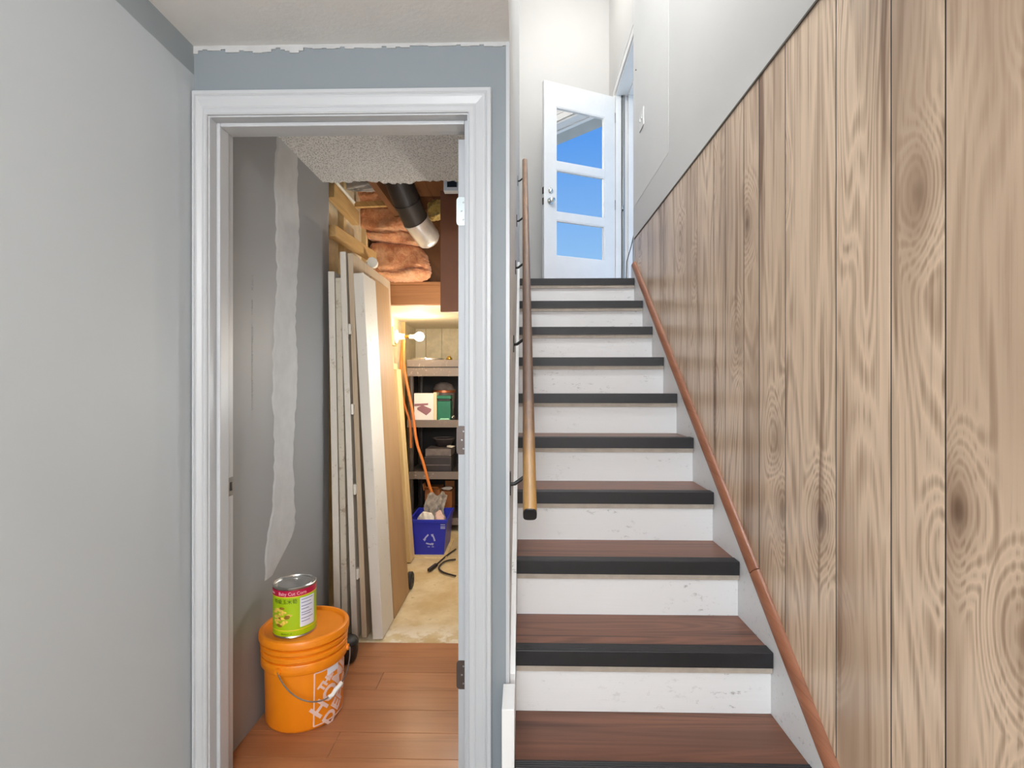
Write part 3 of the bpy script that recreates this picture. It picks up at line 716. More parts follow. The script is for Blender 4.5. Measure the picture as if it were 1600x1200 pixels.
MB().tube([pc+Vector((-.004, .004, 0)), pc+Vector((-.12, .26, .02))], .024, 18).build('pipe', M['pvc'], pp, smooth=True)
MB().tube([pc-Vector((0, .005, 0)), pc+Vector((-.006, .035, 0))], .029, 20).build('end_cap', M['pvc'], pp, smooth=True)

# --- insulation batts
def batt(name, corners, thick, mat, label, seed, amp=.03, cat='insulation', nx=26, ny=22):
    """lumpy pillow over a quad given as tl,tr,br,bl points"""
    rr = random.Random(seed); tl, tr2, br, bl = [Vector(c) for c in corners]
    nrm = (tr2-tl).cross(bl-tl).normalized()
    if nrm.y > 0: nrm = -nrm
    ph = [(rr.uniform(3, 15), rr.uniform(3, 15), rr.uniform(0, 6.3)) for _ in range(8)]
    mb = MB(); gridf = []; gridb = []
    for j in range(ny+1):
        rf = []; rb = []
        for i in range(nx+1):
            u, v = i/nx, j/ny
            uu = .5+(u-.5)*(1-.30*abs(2*v-1)**4)**.5; vv = .5+(v-.5)*(1-.30*abs(2*u-1)**4)**.5
            p = (tl*(1-uu)+tr2*uu)*(1-vv)+(bl*(1-uu)+br*uu)*vv
            e_ = (1-abs(2*u-1)**5)*(1-abs(2*v-1)**5)
            n_ = sum(math.sin(a*u+c*v+f) for a, c, f in ph)/8
            crease = -.35*math.exp(-((v-.72-.05*math.sin(u*6))/.035)**2)
            wob = Vector((rr.uniform(-.004, .004), 0, rr.uniform(-.004, .004)))
            rf.append(mb.bm.verts.new(p+nrm*(thick*e_**.5*(1+crease)+amp*n_*e_)+wob)); rb.append(mb.bm.verts.new(p+wob-nrm*.01))
        gridf.append(rf); gridb.append(rb)
    for j in range(ny):
        for i in range(nx):
            mb.bm.faces.new((gridf[j][i], gridf[j][i+1], gridf[j+1][i+1], gridf[j+1][i]))
            mb.bm.faces.new((gridb[j][i], gridb[j+1][i], gridb[j+1][i+1], gridb[j][i+1]))
    ring = lambda g_: [g_[0][i] for i in range(nx+1)]+[g_[j][nx] for j in range(1, ny+1)]+[g_[ny][i] for i in range(nx-1, -1, -1)]+[g_[j][0] for j in range(ny-1, 0, -1)]
    A, B = ring(gridf), ring(gridb)
    for k in range(len(A)): mb.bm.faces.new((A[k], B[k], B[(k+1) % len(A)], A[(k+1) % len(A)]))
    return one(name, mb, mat, label, cat, smooth=True)
batt('insulation_batt', (at(540, 283, 3.2), at(630, 283, 3.2), at(622, 314, 3.35), at(552, 314, 3.35)), .08, M['pink'], 'small roll of orange-pink insulation tucked under the ceiling edge', 1)
batt('insulation_batt', (at(552, 323, 3.33), at(672, 320, 3.33), at(668, 390, 3.35), at(560, 374, 3.35)), .10, M['pink'], 'shiny orange-pink insulation bulging beside the round duct', 2, .05)
batt('insulation_batt', (at(572, 376, 3.38), at(664, 384, 3.38), at(678, 440, 3.38), at(590, 441, 3.38)), .075, M['pink'], 'orange insulation batt resting on the brown beam', 3, .03)
batt('vapour_sheet', (at(528, 280, 2.9), at(602, 281, 2.9), at(604, 297, 2.95), at(535, 295, 2.95)), .03, M['vapour'], 'crumpled grey vapour sheet at the edge of the popcorn ceiling', 4, .02, 'plastic sheet')
batt('insulation_scrap', (at(668, 314, 3.0), at(695, 310, 3.0), at(690, 346, 3.02), at(667, 344, 3.02)), .04, M['yellow_foam'], 'torn yellow insulation scrap beside the round duct', 5, .03, 'insulation', 14, 14)
# --- round duct
du = thing('round_duct', 'round metal duct, dark above and shiny silver below, hanging from the ceiling', 'duct', at(655, 360, 2.9))
A0, A1, A2, A3 = at(620, 276, 2.70), at(636, 315, 2.80), at(650, 345, 2.90), at(669, 372, 2.98)
r_ = .073
def rings(p, q, r, n): return [p+(q-p)*(i/n) for i in range(n+1)]
MB().tube([A0, A1], r_, 26).build('duct_section', M['duct_dark'], du, smooth=True)
MB().tube([A1-(A1-A0).normalized()*.006, A1+(A2-A1).normalized()*.006], r_+.003, 26).build('joint_ring', M['duct_dark'], du, smooth=True)
MB().tube([A1, A2], r_*.985, 26).build('duct_section', M['duct_dark'], du, smooth=True)
MB().tube([A2-(A2-A1).normalized()*.008, A2+(A3-A2).normalized()*.006], r_+.002, 26).build('joint_ring', M['duct_silver'], du, smooth=True)
dd = (A3-A2).normalized()
MB().tube([A2, A3, A3+dd*.02, A3+dd*.038, A3+dd*.045], [r_*.97, r_*.97, r_*.88, r_*.6, r_*.12], 26).build('duct_elbow', M['duct_silver'], du, smooth=True)
# --- brown hanging cabinet, junction box
q0, q1 = at(688, 298, 2.62), at(688, 487, 2.62)
cabt = thing('hanging_board', 'dark brown laminate board hanging beside the open storage door', 'board', (q0.x, 2.62, q1.z))
MB().box(q0.x, -.145, 2.62, 2.645, q1.z, q0.z, .002).build('board', M['brown_board'], cabt)
MB().box(q0.x+.03, q0.x+.07, 2.646, 2.684, q0.z-.25, 2.42, .002).build('hanger', M['dark_wood'], cabt)
jb = at(703, 290, 2.50)
jt = thing('junction_box', 'small white electrical junction box under the ceiling edge', 'junction box', jb-Vector((0, 0, .022)))
MB().box(jb.x-.03, jb.x+.05, 2.49, 2.53, jb.z-.03, jb.z+.035, .004).build('box', M['white_plastic'], jt)
MB().box(jb.x-.012, jb.x+.035, 2.487, 2.4895, jb.z-.012, jb.z+.018, .001).build('slot', M['black_metal'], jt)
MB().tube([(jb.x, 2.51, jb.z+.03), (jb.x, 2.51, 2.42)], .008, 8).build('conduit', M['pvc'], jt)

# --- stacked old doors leaning on the left wall
def slab(name, x0, x1, y0, y1, h, dx, hz, mat, label, cat='door', edge=None, dyaw=0):
    """slab with bottom x0..x1 at near edge; leans so that its top moves dx at height hz"""
    ang = math.atan2(dx, hz)
    t = thing(name, label, cat, (x0, y0, .0 if dx == 0 else (x1-x0)*0), (0, ang, dyaw), 'old doors leaning in the storage room' if cat == 'door' else None)
    MB().box(0, x1-x0, 0, y1-y0, 0, h, .0025).build('panel', mat, t, True)
    return t
GX = 2.40
d1 = slab('old_door', -.875, -.845, GX, 2.98, 1.70, -.03, 1.70, M['old_paint'], 'grey-white old door standing closest to the drywall')
d2 = slab('old_door', -.838, -.811, GX, 3.02, 1.67, -.033, 1.67, M['old_paint2'], 'dirty cream old door second from the drywall')
d3 = slab('old_door', -.790, -.763, GX-.01, 3.0, 1.79, -.056, 1.78, M['old_paint'], 'tall worn white door edge third from the drywall')
d4 = slab('old_door', -.747, -.723, GX, 3.08, 1.785, -.066, 1.78, M['tan_door'], 'tall tan old door fourth from the drywall')
d5 = slab('old_door', -.690, -.644, GX-.015, 2.585, 1.69, -.091, 1.68, M['old_paint'], 'narrow white painted door in front of the plywood')
for t, yy2 in ((d5, None),):
    MB().box(-.001, .0, 0, .19, 0, 1.68).build('edge_strip', M['old_paint2'], t, True)
for d_, hh_ in ((d3, (.30, .69, 1.06, 1.43)),):
    for z in hh_:
        hg = MB().box(.028, .043, .002, .03, z-.022, z+.022, .001).build('hinge', M['old_paint'], d_, True, label='painted-over hinge')
        MB().tube([(.036, -.003, z-.024), (.036, -.003, z+.024)], .005, 8).build('hinge_pin', M['old_paint'], hg, True)
pl = slab('plywood_sheet', -.662, -.642, 2.60, 2.93, 1.72, -.0985, 1.43, M['plywood'], 'brown plywood sheet leaning on the stacked doors', 'plywood')
lb0, lb1 = at(641, 870, 3.42), at(619, 572, 3.42)
lbx = thing('pale_lumber_board', 'pale new lumber board leaning beside the plywood', 'lumber', (lb0.x-.055, 3.40, 0), (0, math.atan2((lb1.x-lb0.x), (lb1.z-lb0.z)), 0))
MB().box(0, .038, 0, .14, 0, lb1.z+.02, .002).build('board', M['pale_wood'], lbx, True)
MB().box(.0385, .062, .01, .13, 0, lb1.z-.02, .002).build('facing', M['pale_wood'], lbx, True)
rp = at(643, 905, 2.98)
rl = thing('tape_roll', 'dark rubber caster wheel on the concrete beside the plywood', 'wheel', (rp.x-.012, 3.0, 0))
MB().lathe([(.018, -.016), (.040, -.016), (.048, -.010), (.048, .010), (.040, .016), (.018, .016), (.018, -.016)], (rp.x-.012, 3.0, .043), 28, 'x').build('tyre', M['black_round'], rl, smooth=True)
MB().lathe([(0, -.010), (.018, -.010), (.018, .010), (0, .010)], (rp.x-.012, 3.0, .043), 18, 'x').build('hub', M['grey_plastic'], rl, smooth=True)
rl.name = 'caster_wheel'

# ================================================================== BUCKET AND CAN
BY = 1.86
bc = at(475, 968, BY)
HB = .318
BX = bc.x+.004
bk = thing('plastic_bucket', 'orange plastic bucket with closed lid and white printed logo', 'bucket', (BX, BY, 0), (0, 0, 0))
RB, RT = .128, .146
MB().lathe([(0, .002), (RB-.004, .002), (RB, .008), (RB+.002, .012), (RT-.012, HB-.115), (RT-.012, HB-.012), (RT-.02, HB-.012), (0, HB-.02)], (0, 0, 0), 64).build('body', M['orange'], bk, True, True)
cp = [(RT-.013, HB-.116), (RT-.004, HB-.116), (RT-.001, HB-.112), (RT-.001, HB-.084), (RT-.003, HB-.081), (RT-.009, HB-.080), (RT-.009, HB-.076), (RT-.003, HB-.075), (RT+.000, HB-.072), (RT+.000, HB-.060), (RT-.003, HB-.057), (RT-.008, HB-.056), (RT-.008, HB-.052), (RT-.002, HB-.051), (RT+.001, HB-.048), (RT+.001, HB-.038), (RT-.002, HB-.035), (RT-.008, HB-.034), (RT-.008, HB-.027)]
MB().lathe(cp, (0, 0, 0), 64).build('collar', M['orange'], bk, True, True)
ld_ = [(RT-.009, HB-.027), (RT+.003, HB-.027), (RT+.006, HB-.024), (RT+.006, HB-.008), (RT+.003, HB-.002), (RT-.002, HB), (RT-.008, HB), (RT-.012, HB-.004), (RT-.014, HB-.010), (RT-.026, HB-.011), (0, HB-.011)]
lid = MB().lathe(ld_, (0, 0, 0), 64).build('lid', M['orange'], bk, True, True)
def cylwrap(bm, ang0, z0, rfun):
    """map flat (x right, y up, z out) text onto the cylinder; angle measured from -Y towards +X"""
    for v in bm.verts:
        z = z0+v.co.y; r = rfun(z)+v.co.z; a = ang0+v.co.x/rfun(z)
        v.co = Vector((r*math.sin(a), -r*math.cos(a), z))
rbody = lambda z: RB+.002+(RT-.012-RB-.002)*(z-.012)/(HB-.127)+.0007
# logo: outlined square with diagonal lettering
def dense(bm, n=2):
    bmesh.ops.triangulate(bm, faces=bm.faces)
LA = math.radians(74); LZ = .105; LS = .09
def stroke(pts, wd):
    bm = bmesh.new()
    for (x0, y0), (x1, y1) in zip(pts, pts[1:]):
        n = 14; dx, dy = x1-x0, y1-y0; L = math.hypot(dx, dy); nx_, ny_ = -dy/L*wd/2, dx/L*wd/2; prev = None
        for i in range(n+1):
            t = i/n; c = (x0+dx*t, y0+dy*t)
            cur = (bm.verts.new((c[0]+nx_, c[1]+ny_, .0004)), bm.verts.new((c[0]-nx_, c[1]-ny_, .0004)))
            if prev: bm.faces.new((prev[0], prev[1], cur[1], cur[0]))
            prev = cur
    return bm
bm = stroke([(-LS, -LS), (-LS, LS), (LS, LS), (LS, -LS), (-LS, -LS)], .0045); cylwrap(bm, LA, LZ, rbody)
mb = MB(); mb.bm = bm; lg = mb.build('logo_frame', M['logo'], bk, True, label='thin white square outline')
for body, off, size in (('THE', .068, .034), ('HOME', .022, .072), ('DEPOT', -.040, .066)):
    bm = text_bm(body, size, .0003, bold=.0022); dense(bm)
    bmesh.ops.subdivide_edges(bm, edges=[e_ for e_ in bm.edges if e_.calc_length() > .012], cuts=2, use_grid_fill=False); dense(bm)
    sx = min(1.0, .21/(max(v.co.x for v in bm.verts)-min(v.co.x for v in bm.verts)))
    c45 = math.cos(math.pi/4)
    for v in bm.verts:
        x, y = v.co.x*sx, v.co.y+off; v.co.x, v.co.y = c45*x-c45*y, c45*x+c45*y
    if body == 'THE':
        for v in bm.verts: v.co.x -= .0; v.co.y -= .0
    cylwrap(bm, LA+.0, LZ, rbody); mb = MB(); mb.bm = bm; mb.build('logo_lettering', M['logo'], bk, True, label='white diagonal logo lettering')
# paper scrap / sticker on the logo corner
bm = stroke([(-.045, .078), (.006, .080)], .022); cylwrap(bm, LA, LZ, rbody); mb = MB(); mb.bm = bm; mb.build('sticker', M['label_white'], bk, True, label='torn white sticker')
# handle (wire bail) hanging at the front, ears on the collar
ha = math.radians(-12)
hb = ha+math.pi*.62
def cp_(ang, z, r): return Vector((r*math.sin(ang), -r*math.cos(ang), z))
pts = []
for i in range(25):
    t = i/24; an = ha+(hb-ha)*t; sag = .115*math.sin(math.pi*t)**.8*(1 if t < .6 else .92)
    pts.append(cp_(an, HB-.098-sag*.9, RT+.004+.02*math.sin(math.pi*t)+.014*max(0, (t-.55))))
hd = MB().tube(pts, .0024, 8).build('handle', M['steel'], bk, True, True, label='wire bail handle')
MB().tube(pts[13:18], .0075, 10).build('grip', M['white_plastic'], hd, True, True, label='white plastic grip')
for an in (ha, hb):
    e_ = cp_(an, HB-.098, RT-.004); f_ = cp_(an, HB-.098, RT+.006)
    MB().tube([e_, f_], .011, 14).build('handle_ear', M['orange'], bk, True)

CR, CH = .0725, .172
cb_ = at(462, 985, BY-.035)
cz = HB-.011+.0006
ccx, ccy = BX+kx(462)*BY-kx(475)*BY+.006, BY-.03
cn = thing('food_can', 'large lime green tin can of baby corn with crimson band on bucket lid', 'can', (ccx, ccy, cz))
MB().lathe([(0, .003), (CR-.004, .003), (CR-.002, 0), (CR, .002), (CR-.001, .006), (CR-.002, .008), (CR-.002, CH-.008), (CR-.001, CH-.006), (CR, CH-.002), (CR-.002, CH), (CR-.004, CH-.001), (CR-.005, CH-.006), (CR-.014, CH-.0065), (CR-.016, CH-.0045), (CR-.022, CH-.0065), (CR-.03, CH-.005), (0, CH-.005)], (0, 0, 0), 56).build('tin', M['tin'], cn, True, True)
lbp = MB().lathe([(CR-.0012, .008), (CR-.0008, .0085), (CR-.0008, CH-.030), (CR-.0012, CH-.0295)], (0, 0, 0), 56).build('paper_label', M['lime'], cn, True, True, label='lime green paper label')
MB().lathe([(CR-.001, CH-.0295), (CR-.0006, CH-.029), (CR-.0006, CH-.009), (CR-.001, CH-.0085)], (0, 0, 0), 56).build('label_band', M['crimson'], lbp, True, True, label='crimson band')
for z in (CH-.032, .026):
    MB().lathe([(CR-.0007, z), (CR-.0005, z+.0003), (CR-.0005, z+.0022), (CR-.0007, z+.0025)], (0, 0, 0), 56).build('label_line', M['yellow_line'], lbp, True, True)
rc = lambda z: CR-.0004
def on_can(bm, ang, z, mat, name, lab=None):
    cylwrap(bm, ang, z, rc); mb = MB(); mb.bm = bm; return mb.build(name, mat, lbp, True, label=lab)
bm = text_bm('Baby Cut Corn', .0155, .0002); dense(bm); on_can(bm, math.radians(17), CH-.020, M['label_pink'], 'label_lettering', 'pale pink lettering')
bm = text_bm('Baby', .010, .0002); dense(bm); on_can(bm, math.radians(-45), CH-.020, M['label_pink'], 'label_lettering', 'pale pink lettering')
bm = text_bm('特級玉米筍', .017, .0002); dense(bm); on_can(bm, math.radians(-3), CH-.047, M['label_ink'], 'label_lettering', 'dark green lettering')
bm = text_bm('PRODUCT OF', .006, .0002); dense(bm); on_can(bm, math.radians(2), .016, M['label_ink'], 'label_lettering')
def patch(x0, x1, y0, y1, ang, z, mat, name, lift=.0, n=8, lab=None, round_=False):
    bm = bmesh.new(); prev = None
    for i in range(n+1):
        x = x0+(x1-x0)*i/n
        if round_:
            t = 2*i/n-1; hgt = max(0.02, (1-t*t))**.5; c = (y0+y1)/2; a_, b2 = c-(c-y0)*hgt, c+(y1-c)*hgt
        else: a_, b2 = y0, y1
        cur = (bm.verts.new((x, a_, lift)), bm.verts.new((x, b2, lift)))
        if prev: bm.faces.new((prev[0], cur[0], cur[1], prev[1]))
        prev = cur
    return on_can(bm, ang, z, mat, name, lab)
npn = patch(-.029, .029, -.050, .050, math.radians(60), .085, M['label_white'], 'nutrition_panel', .0001, lab='white nutrition panel')
for i, (y, w1) in enumerate(((.043, .020), (.032, .016), (.020, .018), (.010, .012), (-.002, .018), (-.010, .015), (-.022, .020), (-.032, .014))):
    patch(-.024, -.024+2.3*w1, y-.0011, y+.0011, math.radians(60), .085, M['blue_ink'], 'nutrition_line', .0003)
rr = random.Random(3)
for i in range(26):
    a_ = rr.uniform(0, 6.28); r2 = rr.uniform(0, 1)**.5; cx_, cy_ = -.004+.030*r2*math.cos(a_), .036*r2*math.sin(a_)
    patch(cx_-.010, cx_+.010, cy_-.0045, cy_+.0045, math.radians(-9), .077, M['corn_dark'] if i % 5 == 0 else M['corn'], 'printed_corn', .0001+.00002*i, 6, round_=True)

bl = Vector((-.726, 2.2, 0))
bt_ = thing('black_tub', 'small black round lidded pot behind the orange bucket', 'pot', (bl.x-.026, 2.20, 0))
MB().lathe([(0, .001), (.034, .001), (.044, .012), (.05, .045), (.05, .075), (.046, .075), (0, .072)], (0, 0, 0), 32).build('pot', M['black_round'], bt_, True, True)
MB().lathe([(.0505, .072), (.052, .074), (.052, .082), (.046, .094), (.03, .102), (0, .105)], (0, 0, 0), 32).build('lid', M['black_round'], bt_, True, True)

# ================================================================== SHELF UNIT
SY0, SY1 = 4.15, 4.62
sxl, sxr = kx(636)*SY0, -.42
sf = thing('shelf_unit', 'dusty charcoal storage shelf unit with four tiers', 'shelf', ((sxl+sxr)/2, SY0, 0))
tz = [at(680, y, SY0).z for y in (563, 657, 738)]+[.10]
th = [at(680, 563, SY0).z-at(680, 588, SY0).z, at(680, 657, SY0).z-at(680, 668, SY0).z, at(680, 738, SY0).z-at(680, 749, SY0).z, .05]
for i, (z, t_) in enumerate(zip(tz, th)):
    bd = MB().box(sxl, sxr, SY0+.012, SY1, z-min(t_, .05), z, .004).build('shelf_board', M['shelf_dark'], sf)
    MB().box(sxl, sxr, SY0, SY0+.0115, z-t_, z+.004, .003).build('shelf_lip', M['shelf_lip'], bd, label='dusty grey front lip')
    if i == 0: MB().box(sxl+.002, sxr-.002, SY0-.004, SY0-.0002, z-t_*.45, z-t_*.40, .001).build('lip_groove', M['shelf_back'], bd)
for x in (sxl+.012, sxr-.045):
    for y in (SY0+.02, SY1-.045):
        for (z0, z1) in ((0, tz[3]-.05), (tz[3], tz[2]-.05), (tz[2], tz[1]-.05), (tz[1], tz[0]-.05)):
            MB().tube([(x+.016, y+.016, z0), (x+.016, y+.016, z1)], .0185, 14).build('post', M['shelf_dark'], sf, smooth=True)
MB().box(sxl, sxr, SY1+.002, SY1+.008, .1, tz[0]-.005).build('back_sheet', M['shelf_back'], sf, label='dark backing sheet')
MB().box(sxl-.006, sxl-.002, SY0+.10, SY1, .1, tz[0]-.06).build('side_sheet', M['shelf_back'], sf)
sf2 = SY0+.03
# items on the top tier
tp = at(668, 560, SY0+.22); tp.z = tz[0]+.0005
pn_ = thing('metal_lid', 'round shallow metal lid lying on the top shelf', 'lid', tp)
MB().lathe([(0, .010), (.02, .012), (.11, .018), (.135, .022), (.139, .024), (.140, .022), (.136, .002), (.13, 0), (0, 0)], (0, 0, 0), 40).build('dish', M['tin'], pn_, True, True)
MB().lathe([(0, .034), (.012, .033), (.016, .026), (.008, .018), (.008, .012)], (0, 0, 0), 16).build('lid_knob', M['brass'], pn_, True, True)
bp = at(702, 560, SY0+.06); bp.z = tz[0]+.0045
bo = thing('brass_fitting', 'small brass ring fitting on the top shelf', 'fitting', bp)
MB().lathe([(.012, 0), (.022, 0), (.024, .004), (.024, .016), (.020, .020), (.012, .020), (.012, 0)], (0, 0, 0), 20).build('ring', M['brass'], bo, True, True)
MB().lathe([(0, .020), (.011, .020), (.014, .026), (.008, .034), (0, .036)], (0, 0, 0), 16).build('plug', M['brass'], bo, True, True)
# second tier: white carton, pot, green container, mint paper, foil
def carton(name, x0, x1, y0, y1, z, h, mat, label, cat='box', flap=True):
    t = thing(name, label, cat, ((x0+x1)/2, y0, z))
    MB().box(x0, x1, y0, y1, z, z+h, .002).build('carton', mat, t)
    return t
a0, a1 = at(647, 655, sf2), at(677, 613, sf2)
ct = carton('white_carton', a0.x, a1.x, sf2, sf2+.13, tz[1]+.0005, a1.z-a0.z, M['carton_white'], 'white carton with mauve picture on the middle shelf')
zz = tz[1]
def cpt(px, py): return at(px, py, sf2)
mb = MB(); q = [cpt(652, 637), cpt(660, 633), cpt(674, 639), cpt(673, 643), cpt(666, 649), cpt(652, 640)]
mb.prism([(p.x, p.z) for p in q], (0, sf2-.0012, 0), (0, sf2-.0002, 0), (1, 0, 0), (0, 0, 1)); mb.build('printed_picture', M['mauve'], ct, label='mauve printed picture')
mb = MB(); q = [cpt(647.5, 631), cpt(669, 630), cpt(669, 633), cpt(647.5, 635)]
mb.prism([(p.x, p.z) for p in q], (0, sf2-.0012, 0), (0, sf2-.0002, 0), (1, 0, 0), (0, 0, 1)); mb.build('printed_band', M['mauve'], ct)
a2 = at(683, 655, sf2)
MB().box(a1.x+.0003, a2.x-.004, sf2+.002, sf2+.125, tz[1]+.0005, a1.z-.001, .001).build('carton_side', M['carton_side'], ct, label='cream carton side')
g0, g1 = at(683, 655, sf2+.01), at(704, 618, sf2+.01)
gc = thing('green_container', 'dark green plastic container on the middle shelf', 'container', ((g0.x+g1.x)/2, sf2+.01, tz[1]+.0005))
MB().box(g0.x, g1.x, sf2+.01, sf2+.13, tz[1]+.0005, g1.z-.045, .006).build('body', M['green_plastic'], gc)
MB().box(g0.x+.006, g1.x-.006, sf2+.016, sf2+.124, g1.z-.0445, g1.z-.028, .003).build('neck', M['dark_plastic'], gc)
MB().box(g0.x-.002, g1.x+.002, sf2+.008, sf2+.132, g1.z-.0275, g1.z, .004).build('lid', M['green_plastic'], gc)
po = at(690, 600, sf2+.27)
pt = thing('cooking_pot', 'dull metal pot with coppery side behind the green container', 'pot', (po.x+.02, sf2+.27, tz[1]+.0005))
ph_ = at(690, 597, sf2+.2).z-tz[1]
MB().lathe([(0, 0), (.075, 0), (.085, .006), (.095, ph_*.75), (.098, ph_*.76), (.07, ph_*.93), (.03, ph_), (0, ph_)], (0, 0, 0), 32).build('pot_body', M['grey_plastic'], pt, True, True)
MB().lathe([(.0955, ph_*.70), (.0995, ph_*.71), (.0995, ph_*.77), (.097, ph_*.78)], (0, 0, 0), 32).build('rim', M['copper'], pt, True, True)
n0 = at(693, 655, sf2-.01)
mp = MB().box(n0.x-.035, n0.x+.05, SY0+.008, SY0+.03, tz[1]+.0045, tz[1]+.0065); mp.box(n0.x-.025, n0.x+.045, SY0+.004, SY0+.028, tz[1]+.007, tz[1]+.016, .002)
one('mint_paper', mp, M['mint'], 'folded mint green paper on the middle shelf edge', 'paper')
def crumple(name, c, r, mat, label, seed, cat='paper', sz=(1, 1, 1), sub=3, amp=.35):
    rr = random.Random(seed); mb = MB(); bmesh.ops.create_icosphere(mb.bm, subdivisions=sub, radius=1)
    dirs = [(Vector((rr.gauss(0, 1), rr.gauss(0, 1), rr.gauss(0, 1))).normalized(), rr.uniform(.55, .95)) for _ in range(16)]
    for v in mb.bm.verts:
        d_ = v.co.normalized(); k = 1.0
        for n_, h_ in dirs:
            dt = d_.dot(n_)
            if dt > .2: k = min(k, h_/dt)
        k *= 1+rr.uniform(-amp, amp)*.18
        v.co = Vector((d_.x*sz[0], d_.y*sz[1], d_.z*sz[2]))*r*k
    zmin = min(v.co.z for v in mb.bm.verts)
    bmesh.ops.translate(mb.bm, verts=mb.bm.verts, vec=Vector(c)-Vector((0, 0, zmin)))
    return one(name, mb, mat, label, cat)
f0 = at(707, 650, sf2)
crumple('foil_ball', (f0.x, SY0+.07, tz[1]+.001), .022, M['tin'], 'small crumpled foil ball on the middle shelf', 5, 'foil')
# third tier: electronics
z3 = tz[2]+.0005
k0, k1 = at(663, 736, sf2), at(705, 715, sf2)
ea = thing('video_player', 'black electronics box on the lower shelf', 'electronics', ((k0.x+k1.x)/2, sf2, z3))
MB().box(k0.x, k1.x, sf2, sf2+.28, z3, k1.z, .003).build('case', M['dark_plastic'], ea)
MB().box(k0.x+.01, k1.x-.01, sf2-.002, sf2, z3+.05, z3+.056).build('front_slot', M['grey_plastic'], ea)
MB().box(k0.x, k1.x, sf2-.002, sf2+.003, k1.z+.0003, k1.z+.004).build('bright_edge', M['grey_plastic'], ea)
k2 = at(665, 702, sf2)
eb = thing('cable_box', 'flat dark grey device stacked on the black electronics box', 'electronics', ((k0.x+k1.x)/2, sf2+.02, k1.z+.005))
MB().box(k0.x+.005, k1.x-.005, sf2+.02, sf2+.26, k1.z+.005, k2.z, .003).build('case', M['grey_plastic'], eb)
MB().box(k0.x+.02, k1.x-.02, sf2+.018, sf2+.02, k1.z+.012, k1.z+.016).build('front_slot', M['dark_plastic'], eb)
k3 = at(702, 699, sf2)
crumple('plastic_scrap', (k3.x, sf2+.06, k2.z+.001), .026, M['paper'], 'pale crumpled scrap on top of the stacked devices', 8, 'paper', (1.6, 1, .6))
k4 = at(692, 680, sf2+.15)
hs = thing('black_helmet', 'dark rounded plastic bowl behind the stacked devices', 'bowl', (k4.x, sf2+.2, k2.z+.0005))
MB().lathe([(0, 0), (.045, 0), (.06, .01), (.085, .05), (.09, .065), (.086, .066), (.078, .05), (.05, .014), (0, .01)], (0, 0, 0), 32).build('bowl', M['dark_plastic'], hs, True, True)
MB().lathe([(.0865, .0662), (.092, .0664), (.093, .070), (.088, .072), (.0865, .0662)], (0, 0, 0), 32).build('rim', M['grey_plastic'], hs, True, True)
hs.name = 'plastic_bowl'
# bottom tier: cardboard boxes
z4 = tz[3]+.0045
b0, b1 = at(664, 795, sf2), at(687, 765, sf2)
c1_ = carton('cardboard_box', b0.x, b1.x, sf2, sf2+.22, z4, b1.z-z4, M['cardboard'], 'open brown cardboard box on the bottom shelf behind the orange cord')
MB().bar((b0.x, sf2+.004, b1.z+.001), (b0.x-.01, sf2+.004, b1.z+.05), .004, .10, (0, 1, 0)).build('flap', M['cardboard'], c1_)
MB().bar(((b0.x+b1.x)/2, sf2-.001, b1.z+.001), ((b0.x+b1.x)/2, sf2-.05, b1.z+.03), b1.x-b0.x-.01, .003).build('flap', M['cardboard'], c1_)
b2_, b3_ = at(689, 795, sf2+.05), at(706, 768, sf2+.05)
c2_ = carton('cardboard_box', b2_.x, b3_.x, sf2+.05, sf2+.25, z4, b3_.z-z4, M['cardboard'], 'darker cardboard box on the bottom shelf beside the storage door')
MB().bar(((b2_.x+b3_.x)/2, sf2+.249, b3_.z+.001), ((b2_.x+b3_.x)/2, sf2+.255, b3_.z+.05), b3_.x-b2_.x-.01, .003, (0, 1, 0)).build('flap', M['cardboard'], c2_)
f3 = at(696, 763, sf2)
crumple('paper_wad', (f3.x, sf2+.10, b3_.z+.003), .035, M['paper'], 'white crumpled paper on the darker cardboard box', 9, 'paper', (1.5, 1, .5))

# ================================================================== BLUE BIN
NY = 3.55
n0, n1 = at(643, 871, NY), at(697, 812, NY)
bh = n1.z+.0; bw0 = (at(694, 871, NY).x-at(645, 871, NY).x); bw1 = (at(699, 812, NY).x-at(639, 812, NY).x)
nb_c = (at(639, 812, NY).x+at(698, 812, NY).x)/2
bb_ = thing('bin_board', 'flat wooden board under the blue recycling bin', 'board', (nb_c, NY-.02, -.006))
MB().box(nb_c-.15, nb_c+.13, NY-.03, NY+.38, -.006, .006, .001).build('board', M['pale_wood'], bb_)
bn = thing('recycling_bin', 'blue plastic recycling bin full of crumpled paper', 'bin', (nb_c, NY, .0065))
zt_ = bh-.0065; dep = .34
mb = MB()
def ringq(w_, d0, d1, z): return [mb.bm.verts.new(p) for p in ((-w_/2, d0, z), (w_/2, d0, z), (w_/2, d1, z), (-w_/2, d1, z))]
lev = [ringq(bw0, .012, dep-.02, 0), ringq(bw1*.97, 0, dep, zt_-.02), ringq(bw1*.97-.012, .006, dep-.006, zt_-.02), ringq(bw0-.012, .018, dep-.026, .006)]
for A_, B_ in zip(lev, lev[1:]):
    for k in range(4): mb.bm.faces.new((A_[k], A_[(k+1) % 4], B_[(k+1) % 4], B_[k]))
mb.bm.faces.new(lev[0][::-1]); mb.bm.faces.new(lev[3]); mb.build('tub', M['blue_bin'], bn, True)
rim = MB(); rw = bw1+.006
rim.box(-rw/2, rw/2, -.010, .004, zt_-.022, zt_, .002).box(-rw/2, rw/2, dep-.004, dep+.010, zt_-.022, zt_, .002).box(-rw/2, -rw/2+.014, .004, dep-.004, zt_-.022, zt_, .002).box(rw/2-.014, rw/2, .004, dep-.004, zt_-.022, zt_, .002)
